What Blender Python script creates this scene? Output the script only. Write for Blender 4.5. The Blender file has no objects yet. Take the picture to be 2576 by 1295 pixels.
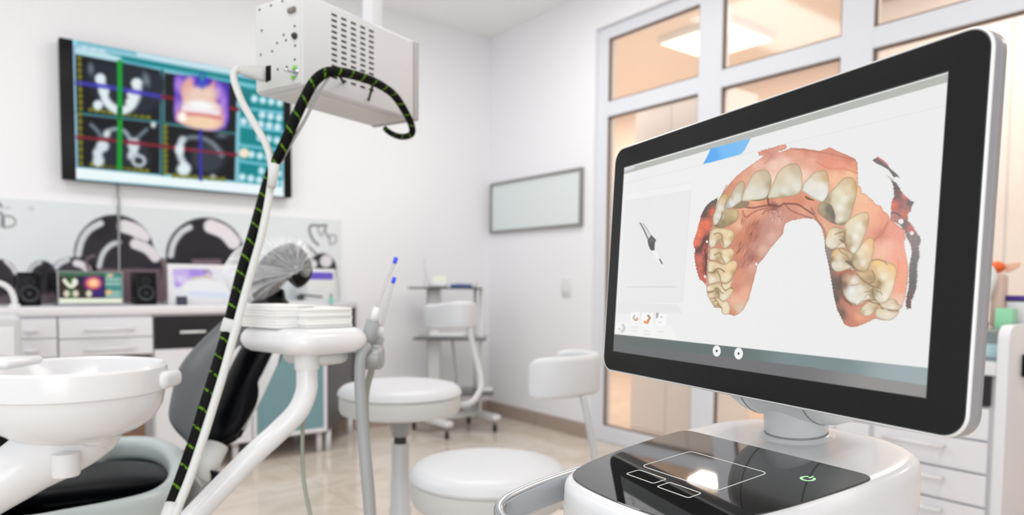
import bpy, bmesh, math, random
import numpy as np
from mathutils import Vector, Matrix, noise
random.seed(4)
S = bpy.context.scene
col = S.collection
PI = math.pi
# ---------------- camera frame (24 mm lens, photo cropped from below) ----------------
FPX, PPX, PPY = 1750.2, 1288.0, 808.4
yaw, pitch, roll = .651718, -.05467, .009217
_F = Vector((math.sin(yaw)*math.cos(pitch), math.cos(yaw)*math.cos(pitch), math.sin(pitch)))
_R0 = Vector((math.cos(yaw), -math.sin(yaw), 0)); _U0 = _R0.cross(_F)
_R = _R0*math.cos(roll)+_U0*math.sin(roll); _U = _U0*math.cos(roll)-_R0*math.sin(roll)
CAM = Vector((-3.1019, -4.3601, 1.0))
def ray(x, y): return _R*((x-PPX)/FPX)-_U*((y-PPY)/FPX)+_F
def P(x, y, d): return CAM+ray(x, y)*d
def W(x, y, ax, v):
    r = ray(x, y); return CAM+r*((v-CAM[ax])/r[ax])
def proj(p):
    v = Vector(p)-CAM; z = v.dot(_F); return PPX+FPX*v.dot(_R)/z, PPY-FPX*v.dot(_U)/z, z
V = Vector
# ---------------- materials ----------------
def lin(c): return tuple(((x/255)/12.92 if x/255 <= .04045 else ((x/255+.055)/1.055)**2.4) for x in c)
def mat(name, rgb, rough=.5, metal=0, bump=0, bscale=40, var=0, coat=0, trans=0, alpha=1, ior=1.45, spec=.5, emit=None, es=1):
    m = bpy.data.materials.new(name); m.use_nodes = True; nt = m.node_tree; b = nt.nodes['Principled BSDF']
    c = (*lin(rgb), 1)
    b.inputs['Base Color'].default_value = c; b.inputs['Roughness'].default_value = rough; b.inputs['Metallic'].default_value = metal
    b.inputs['Coat Weight'].default_value = coat; b.inputs['Transmission Weight'].default_value = trans; b.inputs['IOR'].default_value = ior
    b.inputs['Alpha'].default_value = alpha; b.inputs['Specular IOR Level'].default_value = spec
    tc = nt.nodes.new('ShaderNodeTexCoord')
    n = nt.nodes.new('ShaderNodeTexNoise'); n.inputs['Scale'].default_value = bscale; n.inputs['Detail'].default_value = 4
    nt.links.new(tc.outputs['Object'], n.inputs['Vector'])
    mx = nt.nodes.new('ShaderNodeMix'); mx.data_type = 'RGBA'; mx.inputs['A'].default_value = c
    mx.inputs['B'].default_value = tuple(x*(1-(var or .02)*1.5) for x in c[:3])+(1,)
    nt.links.new(n.outputs['Fac'], mx.inputs['Factor']); nt.links.new(mx.outputs['Result'], b.inputs['Base Color'])
    if bump:
        bp = nt.nodes.new('ShaderNodeBump'); bp.inputs['Strength'].default_value = bump; bp.inputs['Distance'].default_value = .002
        nt.links.new(n.outputs['Fac'], bp.inputs['Height']); nt.links.new(bp.outputs['Normal'], b.inputs['Normal'])
    if emit: b.inputs['Emission Color'].default_value = (*lin(emit), 1); b.inputs['Emission Strength'].default_value = es
    return m
def screenmat(name, es=1, rough=.18, spec=.35):
    m = bpy.data.materials.new(name); m.use_nodes = True; nt = m.node_tree; b = nt.nodes['Principled BSDF']
    a = nt.nodes.new('ShaderNodeVertexColor'); a.layer_name = 'Col'
    if es: 
        b.inputs['Base Color'].default_value = (.012, .012, .012, 1)
        nt.links.new(a.outputs['Color'], b.inputs['Emission Color']); b.inputs['Emission Strength'].default_value = es
    else: nt.links.new(a.outputs['Color'], b.inputs['Base Color'])
    b.inputs['Roughness'].default_value = rough; b.inputs['Specular IOR Level'].default_value = spec
    return m
M = {}
M['wall'] = mat('wall_paint', (243, 243, 246), .75, bump=.05, bscale=60)
M['ceil'] = mat('ceiling_paint', (250, 250, 250), .8)
M['white'] = mat('white_plastic', (226, 228, 228), .28, coat=.3)
M['whitem'] = mat('white_satin', (226, 226, 228), .5)
M['lam'] = mat('white_laminate', (232, 232, 236), .3)
M['gloss'] = mat('white_gloss_plastic', (226, 227, 229), .22, coat=.25)
M['vinyl'] = mat('white_vinyl', (216, 218, 221), .38, bump=.08, bscale=220)
M['cream'] = mat('cream_plastic', (208, 210, 208), .45)
M['pgrey'] = mat('pale_grey_paint', (205, 207, 209), .35)
M['ugrey'] = mat('pale_blue_grey_plastic', (190, 201, 200), .3)
M['bezel'] = mat('black_glass_bezel', (20, 20, 20), .24, spec=.24)
M['blackg'] = mat('black_glass', (14, 14, 15), .035, ior=1.9, coat=.3)
M['black'] = mat('black_plastic', (13, 13, 15), .35, spec=.2)
M['blackv'] = mat('black_leatherette', (7, 8, 12), .3, bump=.1, bscale=300, spec=.12)
M['dgrey'] = mat('dark_grey_leatherette', (88, 91, 95), .36, bump=.1, bscale=250)
M['blackl'] = mat('black_laminate', (34, 32, 36), .3)
M['dpanel'] = mat('dark_grey_laminate', (78, 74, 74), .35)
M['metal'] = mat('brushed_aluminium', (200, 204, 208), .22, metal=.9)
M['mgrey'] = mat('grey_painted_metal', (158, 160, 160), .35, metal=.2)
M['silver'] = mat('silver_plastic', (158, 158, 163), .3, metal=.15)
M['hose'] = mat('grey_hose_rubber', (158, 161, 163), .45)
M['hose2'] = mat('grey_green_cable', (150, 152, 142), .5)
M['tip'] = mat('blue_tip_plastic', (60, 90, 245), .4)
M['cloth'] = mat('white_gauze', (240, 240, 238), .9, bump=.5, bscale=500)
M['dark'] = mat('vent_dark', (26, 27, 25), .8)
M['rubber'] = mat('dark_rubber', (50, 52, 54), .6)
M['teal'] = mat('teal_interior', (150, 182, 190), .5)
M['orange'] = mat('orange_plastic', (232, 104, 44), .35)
M['orangel'] = mat('pale_orange_plastic', (240, 190, 160), .35, alpha=.6)
M['purple'] = mat('purple_plastic', (70, 45, 130), .4)
M['green'] = mat('mint_plastic', (150, 215, 175), .45)
M['blue'] = mat('blue_plastic', (35, 80, 150), .45)
M['frame'] = mat('window_frame_paint', (226, 229, 235), .4)
M['gasket'] = mat('brown_gasket', (120, 98, 84), .7)
M['bframe'] = mat('board_frame_metal', (150, 148, 146), .4, metal=.4)
M['board'] = mat('pale_green_glass_board', (224, 232, 232), .15)
M['led'] = mat('green_led', (20, 30, 20), .5, emit=(190, 255, 190), es=1.1)
M['line'] = mat('white_print', (225, 225, 220), .5, emit=(200, 200, 195), es=.25)
def floor_mat():
    m = mat('beige_marble_tile', (222, 212, 200), .12); nt = m.node_tree; b = nt.nodes['Principled BSDF']
    tc = nt.nodes.new('ShaderNodeTexCoord'); mp = nt.nodes.new('ShaderNodeMapping'); mp.inputs['Rotation'].default_value = (0, 0, 0)
    nt.links.new(tc.outputs['Object'], mp.inputs['Vector'])
    br = nt.nodes.new('ShaderNodeTexBrick'); br.offset = 0; br.inputs['Scale'].default_value = 1
    br.inputs['Brick Width'].default_value = .6; br.inputs['Row Height'].default_value = .6; br.inputs['Mortar Size'].default_value = .002
    br.inputs['Color1'].default_value = (*lin((226, 216, 205)), 1); br.inputs['Color2'].default_value = (*lin((219, 208, 196)), 1); br.inputs['Mortar'].default_value = (*lin((185, 172, 160)), 1)
    n = nt.nodes.new('ShaderNodeTexNoise'); n.inputs['Scale'].default_value = 3; n.inputs['Detail'].default_value = 9; n.inputs['Distortion'].default_value = 2.5
    r = nt.nodes.new('ShaderNodeValToRGB'); r.color_ramp.elements[0].position = .35; r.color_ramp.elements[0].color = (.86, .83, .8, 1); r.color_ramp.elements[1].position = .6; r.color_ramp.elements[1].color = (1, 1, 1, 1)
    mx = nt.nodes.new('ShaderNodeMix'); mx.data_type = 'RGBA'; mx.blend_type = 'MULTIPLY'; mx.inputs['Factor'].default_value = 1
    nt.links.new(mp.outputs[0], br.inputs['Vector']); nt.links.new(mp.outputs[0], n.inputs['Vector']); nt.links.new(n.outputs['Fac'], r.inputs['Fac'])
    nt.links.new(br.outputs['Color'], mx.inputs['A']); nt.links.new(r.outputs['Color'], mx.inputs['B']); nt.links.new(mx.outputs['Result'], b.inputs['Base Color'])
    return m
M['floor'] = floor_mat()
def tile_mat():
    m = mat('taupe_skirting_tile', (172, 156, 144), .35); nt = m.node_tree; b = nt.nodes['Principled BSDF']
    tc = nt.nodes.new('ShaderNodeTexCoord'); sp = nt.nodes.new('ShaderNodeSeparateXYZ'); ad = nt.nodes.new('ShaderNodeMath'); ad.operation = 'ADD'
    nt.links.new(tc.outputs['Object'], sp.inputs[0]); nt.links.new(sp.outputs[0], ad.inputs[0]); nt.links.new(sp.outputs[1], ad.inputs[1])
    w = nt.nodes.new('ShaderNodeMath'); w.operation = 'PINGPONG'; w.inputs[1].default_value = .3; nt.links.new(ad.outputs[0], w.inputs[0])
    g = nt.nodes.new('ShaderNodeMath'); g.operation = 'LESS_THAN'; g.inputs[1].default_value = .003; nt.links.new(w.outputs[0], g.inputs[0])
    mx = nt.nodes.new('ShaderNodeMix'); mx.data_type = 'RGBA'; mx.inputs['A'].default_value = (*lin((172, 156, 144)), 1); mx.inputs['B'].default_value = (*lin((130, 116, 106)), 1)
    nt.links.new(g.outputs[0], mx.inputs['Factor']); nt.links.new(mx.outputs['Result'], b.inputs['Base Color'])
    return m
M['skirt'] = tile_mat()
def pane_mat(name, tint, k, rough=.08, dc=(240, 232, 226)):
    m = bpy.data.materials.new(name); m.use_nodes = True; nt = m.node_tree; nt.nodes.clear()
    o = nt.nodes.new('ShaderNodeOutputMaterial'); t = nt.nodes.new('ShaderNodeBsdfTransparent'); t.inputs[0].default_value = (*lin(tint), 1)
    g = nt.nodes.new('ShaderNodeBsdfGlossy'); g.inputs['Roughness'].default_value = rough; d = nt.nodes.new('ShaderNodeBsdfDiffuse'); d.inputs[0].default_value = (*lin(dc), 1)
    mx = nt.nodes.new('ShaderNodeMixShader'); mx.inputs[0].default_value = k; m2 = nt.nodes.new('ShaderNodeMixShader')
    lw = nt.nodes.new('ShaderNodeLayerWeight'); lw.inputs[0].default_value = .5; pw = nt.nodes.new('ShaderNodeMath'); pw.operation = 'POWER'; pw.inputs[1].default_value = 5; f = nt.nodes.new('ShaderNodeMath'); f.operation = 'MULTIPLY_ADD'; f.inputs[1].default_value = .9; f.inputs[2].default_value = .03; nt.links.new(lw.outputs['Facing'], pw.inputs[0]); nt.links.new(pw.outputs[0], f.inputs[0])
    nt.links.new(t.outputs[0], mx.inputs[1]); nt.links.new(d.outputs[0], mx.inputs[2]); nt.links.new(f.outputs[0], m2.inputs[0]); nt.links.new(mx.outputs[0], m2.inputs[1]); nt.links.new(g.outputs[0], m2.inputs[2])
    nt.links.new(m2.outputs[0], o.inputs[0]); return m
M['pane'] = pane_mat('window_glass', (255, 252, 249), .16)
M['cabglass'] = pane_mat('frosted_cabinet_glass', (190, 220, 226), .55, .2, (158, 198, 206))
M['shelfglass'] = pane_mat('shelf_glass', (225, 240, 240), .2)
M['dglass'] = mat('smoked_glass', (70, 74, 74), .08, spec=.6)
M['clear'] = pane_mat('clear_tube_plastic', (238, 240, 242), .3, .15)
def stripe_mat():
    m = mat('black_braid_green_tracer', (10, 11, 10), .55, spec=.12); nt = m.node_tree; b = nt.nodes['Principled BSDF']
    uv = nt.nodes.new('ShaderNodeUVMap'); sp = nt.nodes.new('ShaderNodeSeparateXYZ'); nt.links.new(uv.outputs[0], sp.inputs[0])
    ad = nt.nodes.new('ShaderNodeMath'); ad.operation = 'ADD'; nt.links.new(sp.outputs[0], ad.inputs[0]); nt.links.new(sp.outputs[1], ad.inputs[1])
    fr = nt.nodes.new('ShaderNodeMath'); fr.operation = 'FRACT'; nt.links.new(ad.outputs[0], fr.inputs[0])
    lt = nt.nodes.new('ShaderNodeMath'); lt.operation = 'LESS_THAN'; lt.inputs[1].default_value = .13; nt.links.new(fr.outputs[0], lt.inputs[0])
    nz = nt.nodes.new('ShaderNodeTexNoise'); nz.inputs['Scale'].default_value = 160; nt.links.new(nt.nodes.new('ShaderNodeTexCoord').outputs['Object'], nz.inputs['Vector'])
    gt = nt.nodes.new('ShaderNodeMath'); gt.operation = 'GREATER_THAN'; gt.inputs[1].default_value = .44; nt.links.new(nz.outputs['Fac'], gt.inputs[0])
    ml = nt.nodes.new('ShaderNodeMath'); ml.operation = 'MULTIPLY'; nt.links.new(lt.outputs[0], ml.inputs[0]); nt.links.new(gt.outputs[0], ml.inputs[1])
    mx = nt.nodes.new('ShaderNodeMix'); mx.data_type = 'RGBA'; mx.inputs['A'].default_value = (*lin((8, 10, 9)), 1); mx.inputs['B'].default_value = (*lin((84, 124, 24)), 1)
    nt.links.new(ml.outputs[0], mx.inputs['Factor']); nt.links.new(mx.outputs['Result'], b.inputs['Base Color']); return m
M['stripe'] = stripe_mat()
def cap_mat():
    m = bpy.data.materials.new('clear_plastic_film'); m.use_nodes = True; nt = m.node_tree; nt.nodes.clear()
    o = nt.nodes.new('ShaderNodeOutputMaterial'); t = nt.nodes.new('ShaderNodeBsdfTransparent'); d = nt.nodes.new('ShaderNodeBsdfPrincipled')
    d.inputs['Base Color'].default_value = (.85, .86, .88, 1); d.inputs['Roughness'].default_value = .22
    a = nt.nodes.new('ShaderNodeVertexColor'); a.layer_name = 'Col'; n = nt.nodes.new('ShaderNodeTexNoise'); n.inputs['Scale'].default_value = 45; n.inputs['Detail'].default_value = 3
    tc = nt.nodes.new('ShaderNodeTexCoord'); nt.links.new(tc.outputs['Object'], n.inputs['Vector'])
    s = nt.nodes.new('ShaderNodeMath'); s.operation = 'MULTIPLY_ADD'; s.inputs[1].default_value = .22; nt.links.new(n.outputs['Fac'], s.inputs[0]); nt.links.new(a.outputs['Color'], s.inputs[2])
    mx = nt.nodes.new('ShaderNodeMixShader')
    nt.links.new(s.outputs[0], mx.inputs[0]); nt.links.new(t.outputs[0], mx.inputs[1]); nt.links.new(d.outputs[0], mx.inputs[2]); nt.links.new(mx.outputs[0], o.inputs[0])
    return m
M['cap'] = cap_mat()
# ---------------- mesh helpers ----------------
WM = {}
def empty(name, loc, label=None, cat=None, group=None, kind=None):
    o = bpy.data.objects.new(name, None); col.objects.link(o); o.empty_display_size = .05; o.location = loc
    WM[o.name] = Matrix.Translation(V(loc))
    tag(o, label, cat, group, kind); return o
def tag(o, label=None, cat=None, group=None, kind=None):
    if label: o['label'] = label
    if cat: o['category'] = cat
    if group: o['group'] = group
    if kind: o['kind'] = kind
    return o
def catmull(pts, n=6, closed=False):
    pts = [V(p) for p in pts]; out = []; N = len(pts)
    for i in range(N if closed else N-1):
        if closed: a, b, c, d = pts[(i-1) % N], pts[i], pts[(i+1) % N], pts[(i+2) % N]
        else: a, b, c, d = pts[max(i-1, 0)], pts[i], pts[i+1], pts[min(i+2, N-1)]
        for k in range(n):
            t = k/n; out.append(.5*((2*b)+(c-a)*t+(2*a-5*b+4*c-d)*t*t+(3*b-a-3*c+d)*t**3))
    if not closed: out.append(pts[-1])
    return out
class B:
    def __init__(s): s.bm = bmesh.new()
    def box(s, lo, hi, bev=0, seg=2):
        c = [(lo[i]+hi[i])/2 for i in range(3)]; d = [abs(hi[i]-lo[i]) for i in range(3)]
        r = bmesh.ops.create_cube(s.bm, size=1, matrix=Matrix.Translation(c) @ Matrix.Diagonal((*d, 1)))
        if bev:
            ed = {e for v in r['verts'] for e in v.link_edges}
            bmesh.ops.bevel(s.bm, geom=list(ed), offset=min(bev, min(d)*.49), segments=seg, profile=.5, affect='EDGES')
        return s
    def obox(s, o, ax, ay, az, lo, hi, bev=0, seg=2):
        t = bmesh.new(); c = [(lo[i]+hi[i])/2 for i in range(3)]; d = [abs(hi[i]-lo[i]) for i in range(3)]
        bmesh.ops.create_cube(t, size=1, matrix=Matrix.Translation(c) @ Matrix.Diagonal((*d, 1)))
        if bev: bmesh.ops.bevel(t, geom=list(t.edges), offset=min(bev, min(d)*.49), segments=seg, profile=.5, affect='EDGES')
        return s.merge(t, fr(o, ax, ay, az))
    def merge(s, t, mtx=None):
        if mtx is not None:
            t.transform(mtx)
            if mtx.to_3x3().determinant() < 0: bmesh.ops.reverse_faces(t, faces=t.faces[:])
        me = bpy.data.meshes.new('tmp'); t.to_mesh(me); t.free(); s.bm.from_mesh(me); bpy.data.meshes.remove(me); return s
    def tube(s, pts, r, n=12, caps=True, uvk=0, flat=None):
        pts = [V(p) for p in pts]; N = len(pts); rs = r if isinstance(r, (list, tuple)) else [r]*N
        rings = []; L = 0; up = None; uvs = []
        for i, p in enumerate(pts):
            t = (pts[min(i+1, N-1)]-pts[max(i-1, 0)]).normalized()
            if up is None: up = t.orthogonal().normalized() if flat is None else V(flat[0])
            a = (up-t*up.dot(t)).normalized(); b = t.cross(a)
            if flat is None: up = a
            else: up = V(flat[0])
            if i: L += (p-pts[i-1]).length
            rr = rs[i]; k = 1 if flat is None else flat[1]
            rings.append([s.bm.verts.new(p+(a*math.cos(2*PI*j/n)*k+b*math.sin(2*PI*j/n))*rr) for j in range(n)]); uvs.append(L)
        uvl = s.bm.loops.layers.uv.verify() if uvk else None
        for i in range(N-1):
            for j in range(n):
                f = s.bm.faces.new((rings[i][j], rings[i][(j+1) % n], rings[i+1][(j+1) % n], rings[i+1][j]))
                if uvk:
                    for l, (u, v) in zip(f.loops, ((uvs[i], j), (uvs[i], j+1), (uvs[i+1], j+1), (uvs[i+1], j))): l[uvl].uv = (u*uvk, v/n)
        if caps: s.bm.faces.new(rings[0][::-1]); s.bm.faces.new(rings[-1])
        return s
    def cyl(s, a, b, r, n=20, r2=None): return s.tube([a, b], [r, r if r2 is None else r2], n)
    def lathe(s, prof, o=(0, 0, 0), n=40, mtx=None):
        t = bmesh.new(); rings = []
        for r, z in prof: rings.append([t.verts.new((r*math.cos(2*PI*j/n), r*math.sin(2*PI*j/n), z)) for j in range(n)] if r > 1e-6 else [t.verts.new((0, 0, z))])
        for i in range(len(prof)-1):
            A, C_ = rings[i], rings[i+1]
            for j in range(n):
                k = (j+1) % n
                if len(A) == 1 and len(C_) == 1: continue
                if len(A) == 1: t.faces.new((A[0], C_[k], C_[j]))
                elif len(C_) == 1: t.faces.new((A[j], A[k], C_[0]))
                else: t.faces.new((A[j], A[k], C_[k], C_[j]))
        bmesh.ops.recalc_face_normals(t, faces=t.faces[:])
        return s.merge(t, mtx if mtx is not None else Matrix.Translation(V(o)))
    def prism(s, pts, off, bev=0, seg=3):
        """outline of 3-D points pushed along off, given real thickness"""
        t = bmesh.new(); off = V(off); a = [t.verts.new(V(p)) for p in pts]; f = t.faces.new(a)
        r = bmesh.ops.extrude_face_region(t, geom=[f]); vs = [g for g in r['geom'] if isinstance(g, bmesh.types.BMVert)]
        for v in vs: v.co += off
        bmesh.ops.recalc_face_normals(t, faces=t.faces[:])
        if bev:
            big = [e for e in t.edges if any(len(g.verts) > 4 or len(pts) == 4 for g in e.link_faces) and abs((e.verts[0].co-e.verts[1].co).normalized().dot(off.normalized())) < .9]
            bmesh.ops.bevel(t, geom=big, offset=bev, segments=seg, profile=.5, affect='EDGES')
        return s.merge(t)
    def pillow(s, pts, nrm, th, rings=8, p=2.0, back=1.0, cen=None, wob=0):
        """inflated cushion over a closed outline"""
        pts = [V(q) for q in pts]; n = len(pts); c = V(cen) if cen else sum(pts, V())/n; nrm = V(nrm).normalized()
        for sg in (1, -1):
            prev = None
            for k in range(rings+1):
                q = math.sin(PI/2*k/rings) ; sc = 1-q if k < rings else 0
                sc = math.cos(PI/2*k/rings); h = (1-sc**p)**(1/p)*th*(1 if sg > 0 else back)*sg
                if k == rings: cur = [s.bm.verts.new(c+nrm*h)]
                else:
                    cur = []
                    for q_ in pts:
                        co = c+(q_-c)*sc+nrm*h
                        if wob: co += nrm*(noise.noise(co*22)*wob*(1-sc**4))*sg+(q_-c).normalized()*noise.noise(co*30)*wob*.5
                        cur.append(s.bm.verts.new(co))
                if prev:
                    for j in range(n):
                        j2 = (j+1) % n
                        fv = (prev[j], prev[j2], cur[0]) if len(cur) == 1 else (prev[j], prev[j2], cur[j2], cur[j])
                        s.bm.faces.new(fv if sg > 0 else fv[::-1])
                prev = cur
        bmesh.ops.remove_doubles(s.bm, verts=s.bm.verts[:], dist=1e-5)
        bmesh.ops.recalc_face_normals(s.bm, faces=s.bm.faces[:])
        return s
    def build(s, name, m, parent=None, ang=35, kind=None, label=None, cat=None, group=None, o=None):
        me = bpy.data.meshes.new(name); bm = s.bm
        if o is not None and parent is None: bm.transform(Matrix.Translation(-V(o)))
        if parent is not None: bm.transform(WM[parent.name].inverted())
        for f in bm.faces: f.smooth = True
        for e in bm.edges:
            if len(e.link_faces) == 2 and e.calc_face_angle(0) > math.radians(ang): e.smooth = False
        bm.to_mesh(me); bm.free(); me.materials.append(m)
        ob = bpy.data.objects.new(name, me); col.objects.link(ob)
        if parent is not None: ob.parent = parent; WM[ob.name] = WM[parent.name]
        elif o is not None: ob.location = o; WM[ob.name] = Matrix.Translation(V(o))
        else: WM[ob.name] = Matrix.Identity(4)
        return tag(ob, label, cat, group, kind)
def fr(o, ax, ay, az):
    m = Matrix.Identity(4)
    for i, a in enumerate((ax, ay, az)): m.col[i] = (*V(a), 0)
    m.col[3] = (*V(o), 1); return m
def rrect(w, h, r, n=6, cx=0, cy=0):
    out = []
    for sx, sy, a0 in ((1, 1, 0), (-1, 1, 90), (-1, -1, 180), (1, -1, 270)):
        for k in range(n+1):
            a = math.radians(a0+90*k/n); out.append((cx+sx*(w/2-r)+r*math.cos(a), cy+sy*(h/2-r)+r*math.sin(a)))
    return out
def copy_tree(o, parent=None, dl=None):
    c = o.copy(); col.objects.link(c); c.parent = parent; WM[c.name] = WM[o.name]
    for ch in [x for x in bpy.data.objects if x.parent == o]: copy_tree(ch, c)
    if dl is not None: c.location = V(o.location)+V(dl); WM[c.name] = Matrix.Translation(V(dl)) @ WM[o.name]
    return c
# ---------------- painted surfaces (screens and prints) ----------------
class Canvas:
    """colours for a grid of points lying on a flat screen or print, addressed by the picture shown on it"""
    def __init__(s, X, Y, base): s.X, s.Y = X, Y; s.c = np.zeros(X.shape+(3,)); s.c[:] = np.array(base)/255.
    def T(s, pts, T): return [(T[0]+x*T[2], T[1]+y*T[2]) for x, y in pts]
    def sm(s, p, k=4):
        q = catmull([(x, y, 0) for x, y in p], k, True); return [(v.x, v.y) for v in q]
    def sd(s, p, m):
        p = np.array(p); x0, y0 = p.min(0)-m; x1, y1 = p.max(0)+m
        idx = np.nonzero((s.X > x0) & (s.X < x1) & (s.Y > y0) & (s.Y < y1)); X = s.X[idx]; Y = s.Y[idx]
        ins = np.zeros(X.shape, bool); d = np.full(X.shape, 1e9); n = len(p)
        for i in range(n):
            ax, ay = p[i]; bx, by = p[(i+1) % n]; dx, dy = bx-ax, by-ay
            if dy: ins ^= ((ay > Y) != (by > Y)) & (X < dx*(Y-ay)/dy+ax)
            t = np.clip(((X-ax)*dx+(Y-ay)*dy)/(dx*dx+dy*dy+1e-12), 0, 1); d = np.minimum(d, (X-ax-t*dx)**2+(Y-ay-t*dy)**2)
        d = np.sqrt(d); return idx, X, Y, np.where(ins, -d, d)
    def poly(s, pts, c, T=(0, 0, 1), smooth=True, soft=.8, edge=None, nz=0, alpha=1, rag=0):
        p = s.T(pts, T)
        if smooth: p = s.sm(p)
        idx, X, Y, d = s.sd(p, 4+soft+rag)
        if not len(X): return
        if rag: d = d+rag*(np.sin(X*.9+Y*.5)*.5+np.sin(X*.37-Y*.83)*.5)
        a = np.clip(.5-d/(2*soft), 0, 1)*alpha
        if isinstance(c, list):
            num = np.zeros(X.shape+(3,)); den = np.zeros(X.shape)
            for ax, ay, cc in c:
                ax = T[0]+ax*T[2]; ay = T[1]+ay*T[2]; w = 1/((X-ax)**2+(Y-ay)**2+(22 if len(c) < 30 else 40))**1.5
                num += w[:, None]*np.array(cc)/255.; den += w
            q = num/den[:, None]
        else: q = np.zeros(X.shape+(3,))+np.array(c)/255.
        if nz: q = q*(1+nz*(np.sin(X*.21+np.sin(Y*.13)*3)*np.sin(Y*.27+np.sin(X*.17)*2.5))[:, None])
        if edge:
            ec, ew, es_ = edge; e = np.exp(-np.abs(d)/ew)*es_; q = q*(1-e[:, None])+np.array(ec)/255.*e[:, None]
        s.c[idx] = s.c[idx]*(1-a[:, None])+q*a[:, None]
    def stroke(s, pts, w, c, T=(0, 0, 1), alpha=1, soft=1., smooth=True, taper=False):
        p = s.T(pts, T)
        if smooth and len(p) > 2: p = [(v.x, v.y) for v in catmull([(x, y, 0) for x, y in p], 5)]
        p = np.array(p); m = w+soft+2; x0, y0 = p.min(0)-m; x1, y1 = p.max(0)+m
        idx = np.nonzero((s.X > x0) & (s.X < x1) & (s.Y > y0) & (s.Y < y1)); X = s.X[idx]; Y = s.Y[idx]
        if not len(X): return
        d = np.full(X.shape, 1e9); n = len(p)
        for i in range(n-1):
            ax, ay = p[i]; bx, by = p[i+1]; dx, dy = bx-ax, by-ay
            t = np.clip(((X-ax)*dx+(Y-ay)*dy)/(dx*dx+dy*dy+1e-12), 0, 1); dd = np.sqrt((X-ax-t*dx)**2+(Y-ay-t*dy)**2)
            ww = w/2*((1-abs(2*(i+t)/(n-1)-1)**2) if taper else 1); d = np.minimum(d, dd-ww)
        a = np.clip(.5-d/(2*soft), 0, 1)*alpha
        s.c[idx] = s.c[idx]*(1-a[:, None])+np.array(c)/255.*a[:, None]
    def ell(s, cx, cy, rx, ry, c, T=(0, 0, 1), soft=1., rot=0, alpha=1):
        cx, cy, rx, ry = T[0]+cx*T[2], T[1]+cy*T[2], rx*T[2], ry*T[2]; m = max(rx, ry)+soft*2
        idx = np.nonzero((abs(s.X-cx) < m) & (abs(s.Y-cy) < m)); X = s.X[idx]-cx; Y = s.Y[idx]-cy
        if not len(X): return
        cr, sr = math.cos(math.radians(rot)), math.sin(math.radians(rot)); x = X*cr+Y*sr; y = -X*sr+Y*cr
        d = (np.sqrt((x/rx)**2+(y/ry)**2)-1)*min(rx, ry); a = np.clip(.5-d/(2*soft), 0, 1)*alpha
        s.c[idx] = s.c[idx]*(1-a[:, None])+np.array(c)/255.*a[:, None]
def panel_grid(name, TL, TR, BL, nx, ny, paint, base, m, parent, **kw):
    """flat rectangular surface with its picture as vertex colours"""
    TL, TR, BL = V(TL), V(TR), V(BL); ex = TR-TL; ey = BL-TL
    u, v = np.meshgrid(np.linspace(0, 1, nx+1), np.linspace(0, 1, ny+1))
    pos = np.array(TL)[None, None]+u[..., None]*np.array(ex)+v[..., None]*np.array(ey)
    d = pos-np.array(CAM); z = d@np.array(_F); X = PPX+FPX*(d@np.array(_R))/z; Y = PPY-FPX*(d@np.array(_U))/z
    cv = Canvas(X, Y, base); paint(cv)
    c = np.clip(cv.c, 0, 1).reshape(-1, 3); c = np.where(c <= .04045, c/12.92, ((c+.055)/1.055)**2.4)
    off = np.array(WM[parent.name].inverted().translation) if parent else np.zeros(3)
    co = (pos.reshape(-1, 3)+off).astype(np.float32)
    i = np.arange(nx*ny); r, q = i//nx, i % nx; a = r*(nx+1)+q
    fc = np.stack([a, a+nx+1, a+nx+2, a+1], 1).astype(np.int32)
    me = bpy.data.meshes.new(name); me.vertices.add(len(co)); me.vertices.foreach_set('co', co.ravel())
    me.loops.add(fc.size); me.loops.foreach_set('vertex_index', fc.ravel()); me.polygons.add(len(fc)); me.polygons.foreach_set('loop_start', np.arange(0, fc.size, 4, dtype=np.int32)); me.update(calc_edges=True)
    at = me.color_attributes.new('Col', 'FLOAT_COLOR', 'POINT'); at.data.foreach_set('color', np.concatenate([c, np.ones((len(c), 1))], 1).astype(np.float32).ravel())
    me.materials.append(m); ob = bpy.data.objects.new(name, me); col.objects.link(ob)
    if parent: ob.parent = parent; WM[ob.name] = WM[parent.name]
    return tag(ob, **kw)
# ================= ROOM =================
H = 2.84
def struct(name, bm, m, **k): return bm.build(name, m, kind='structure', **k)
YO = -1.132; ZO = 2.592
struct('floor', B().box((-6, -7, -.1), (3, 3.1, 0)), M['floor'])
struct('ceiling', B().box((-6, -7, H), (.2, .15, H+.1)), M['ceil'])
struct('wall_left', B().box((-6, 0, 0), (.2, .15, H)), M['wall'])
w = B(); w.box((0, YO, 0), (.1, 0, H)); w.box((0, -7, ZO), (.1, YO, H)); struct('wall_right', w, M['wall'])
struct('wall_back', B().box((-3.2, -7.1, 0), (3, -7, H)), M['wall'])
struct('baseboard_left', B().box((-6, -.012, 0), (-.012, 0, .097)), M['skirt'])
struct('baseboard_right', B().box((-.012, YO-.0, 0), (0, 0, .097)), M['skirt'])
# corridor seen through the glazing
struct('wall_corridor', B().box((2.4, -7, 0), (2.5, 3.1, H)), mat('peach_wall_paint', (238, 219, 202), .7, bump=.05))
struct('wall_corridor_end', B().box((.2, 3.0, 0), (2.4, 3.1, H)), mat('peach_end_paint', (240, 224, 210), .7))
struct('wall_corridor_side', B().box((.1, .15, 0), (.2, 3.1, H)), mat('peach_side_paint', (240, 224, 210), .7))
struct('ceiling_corridor', B().box((.2, -7, H), (2.5, 3.1, H+.1)), mat('corridor_ceiling', (246, 232, 214), .7))
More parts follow.
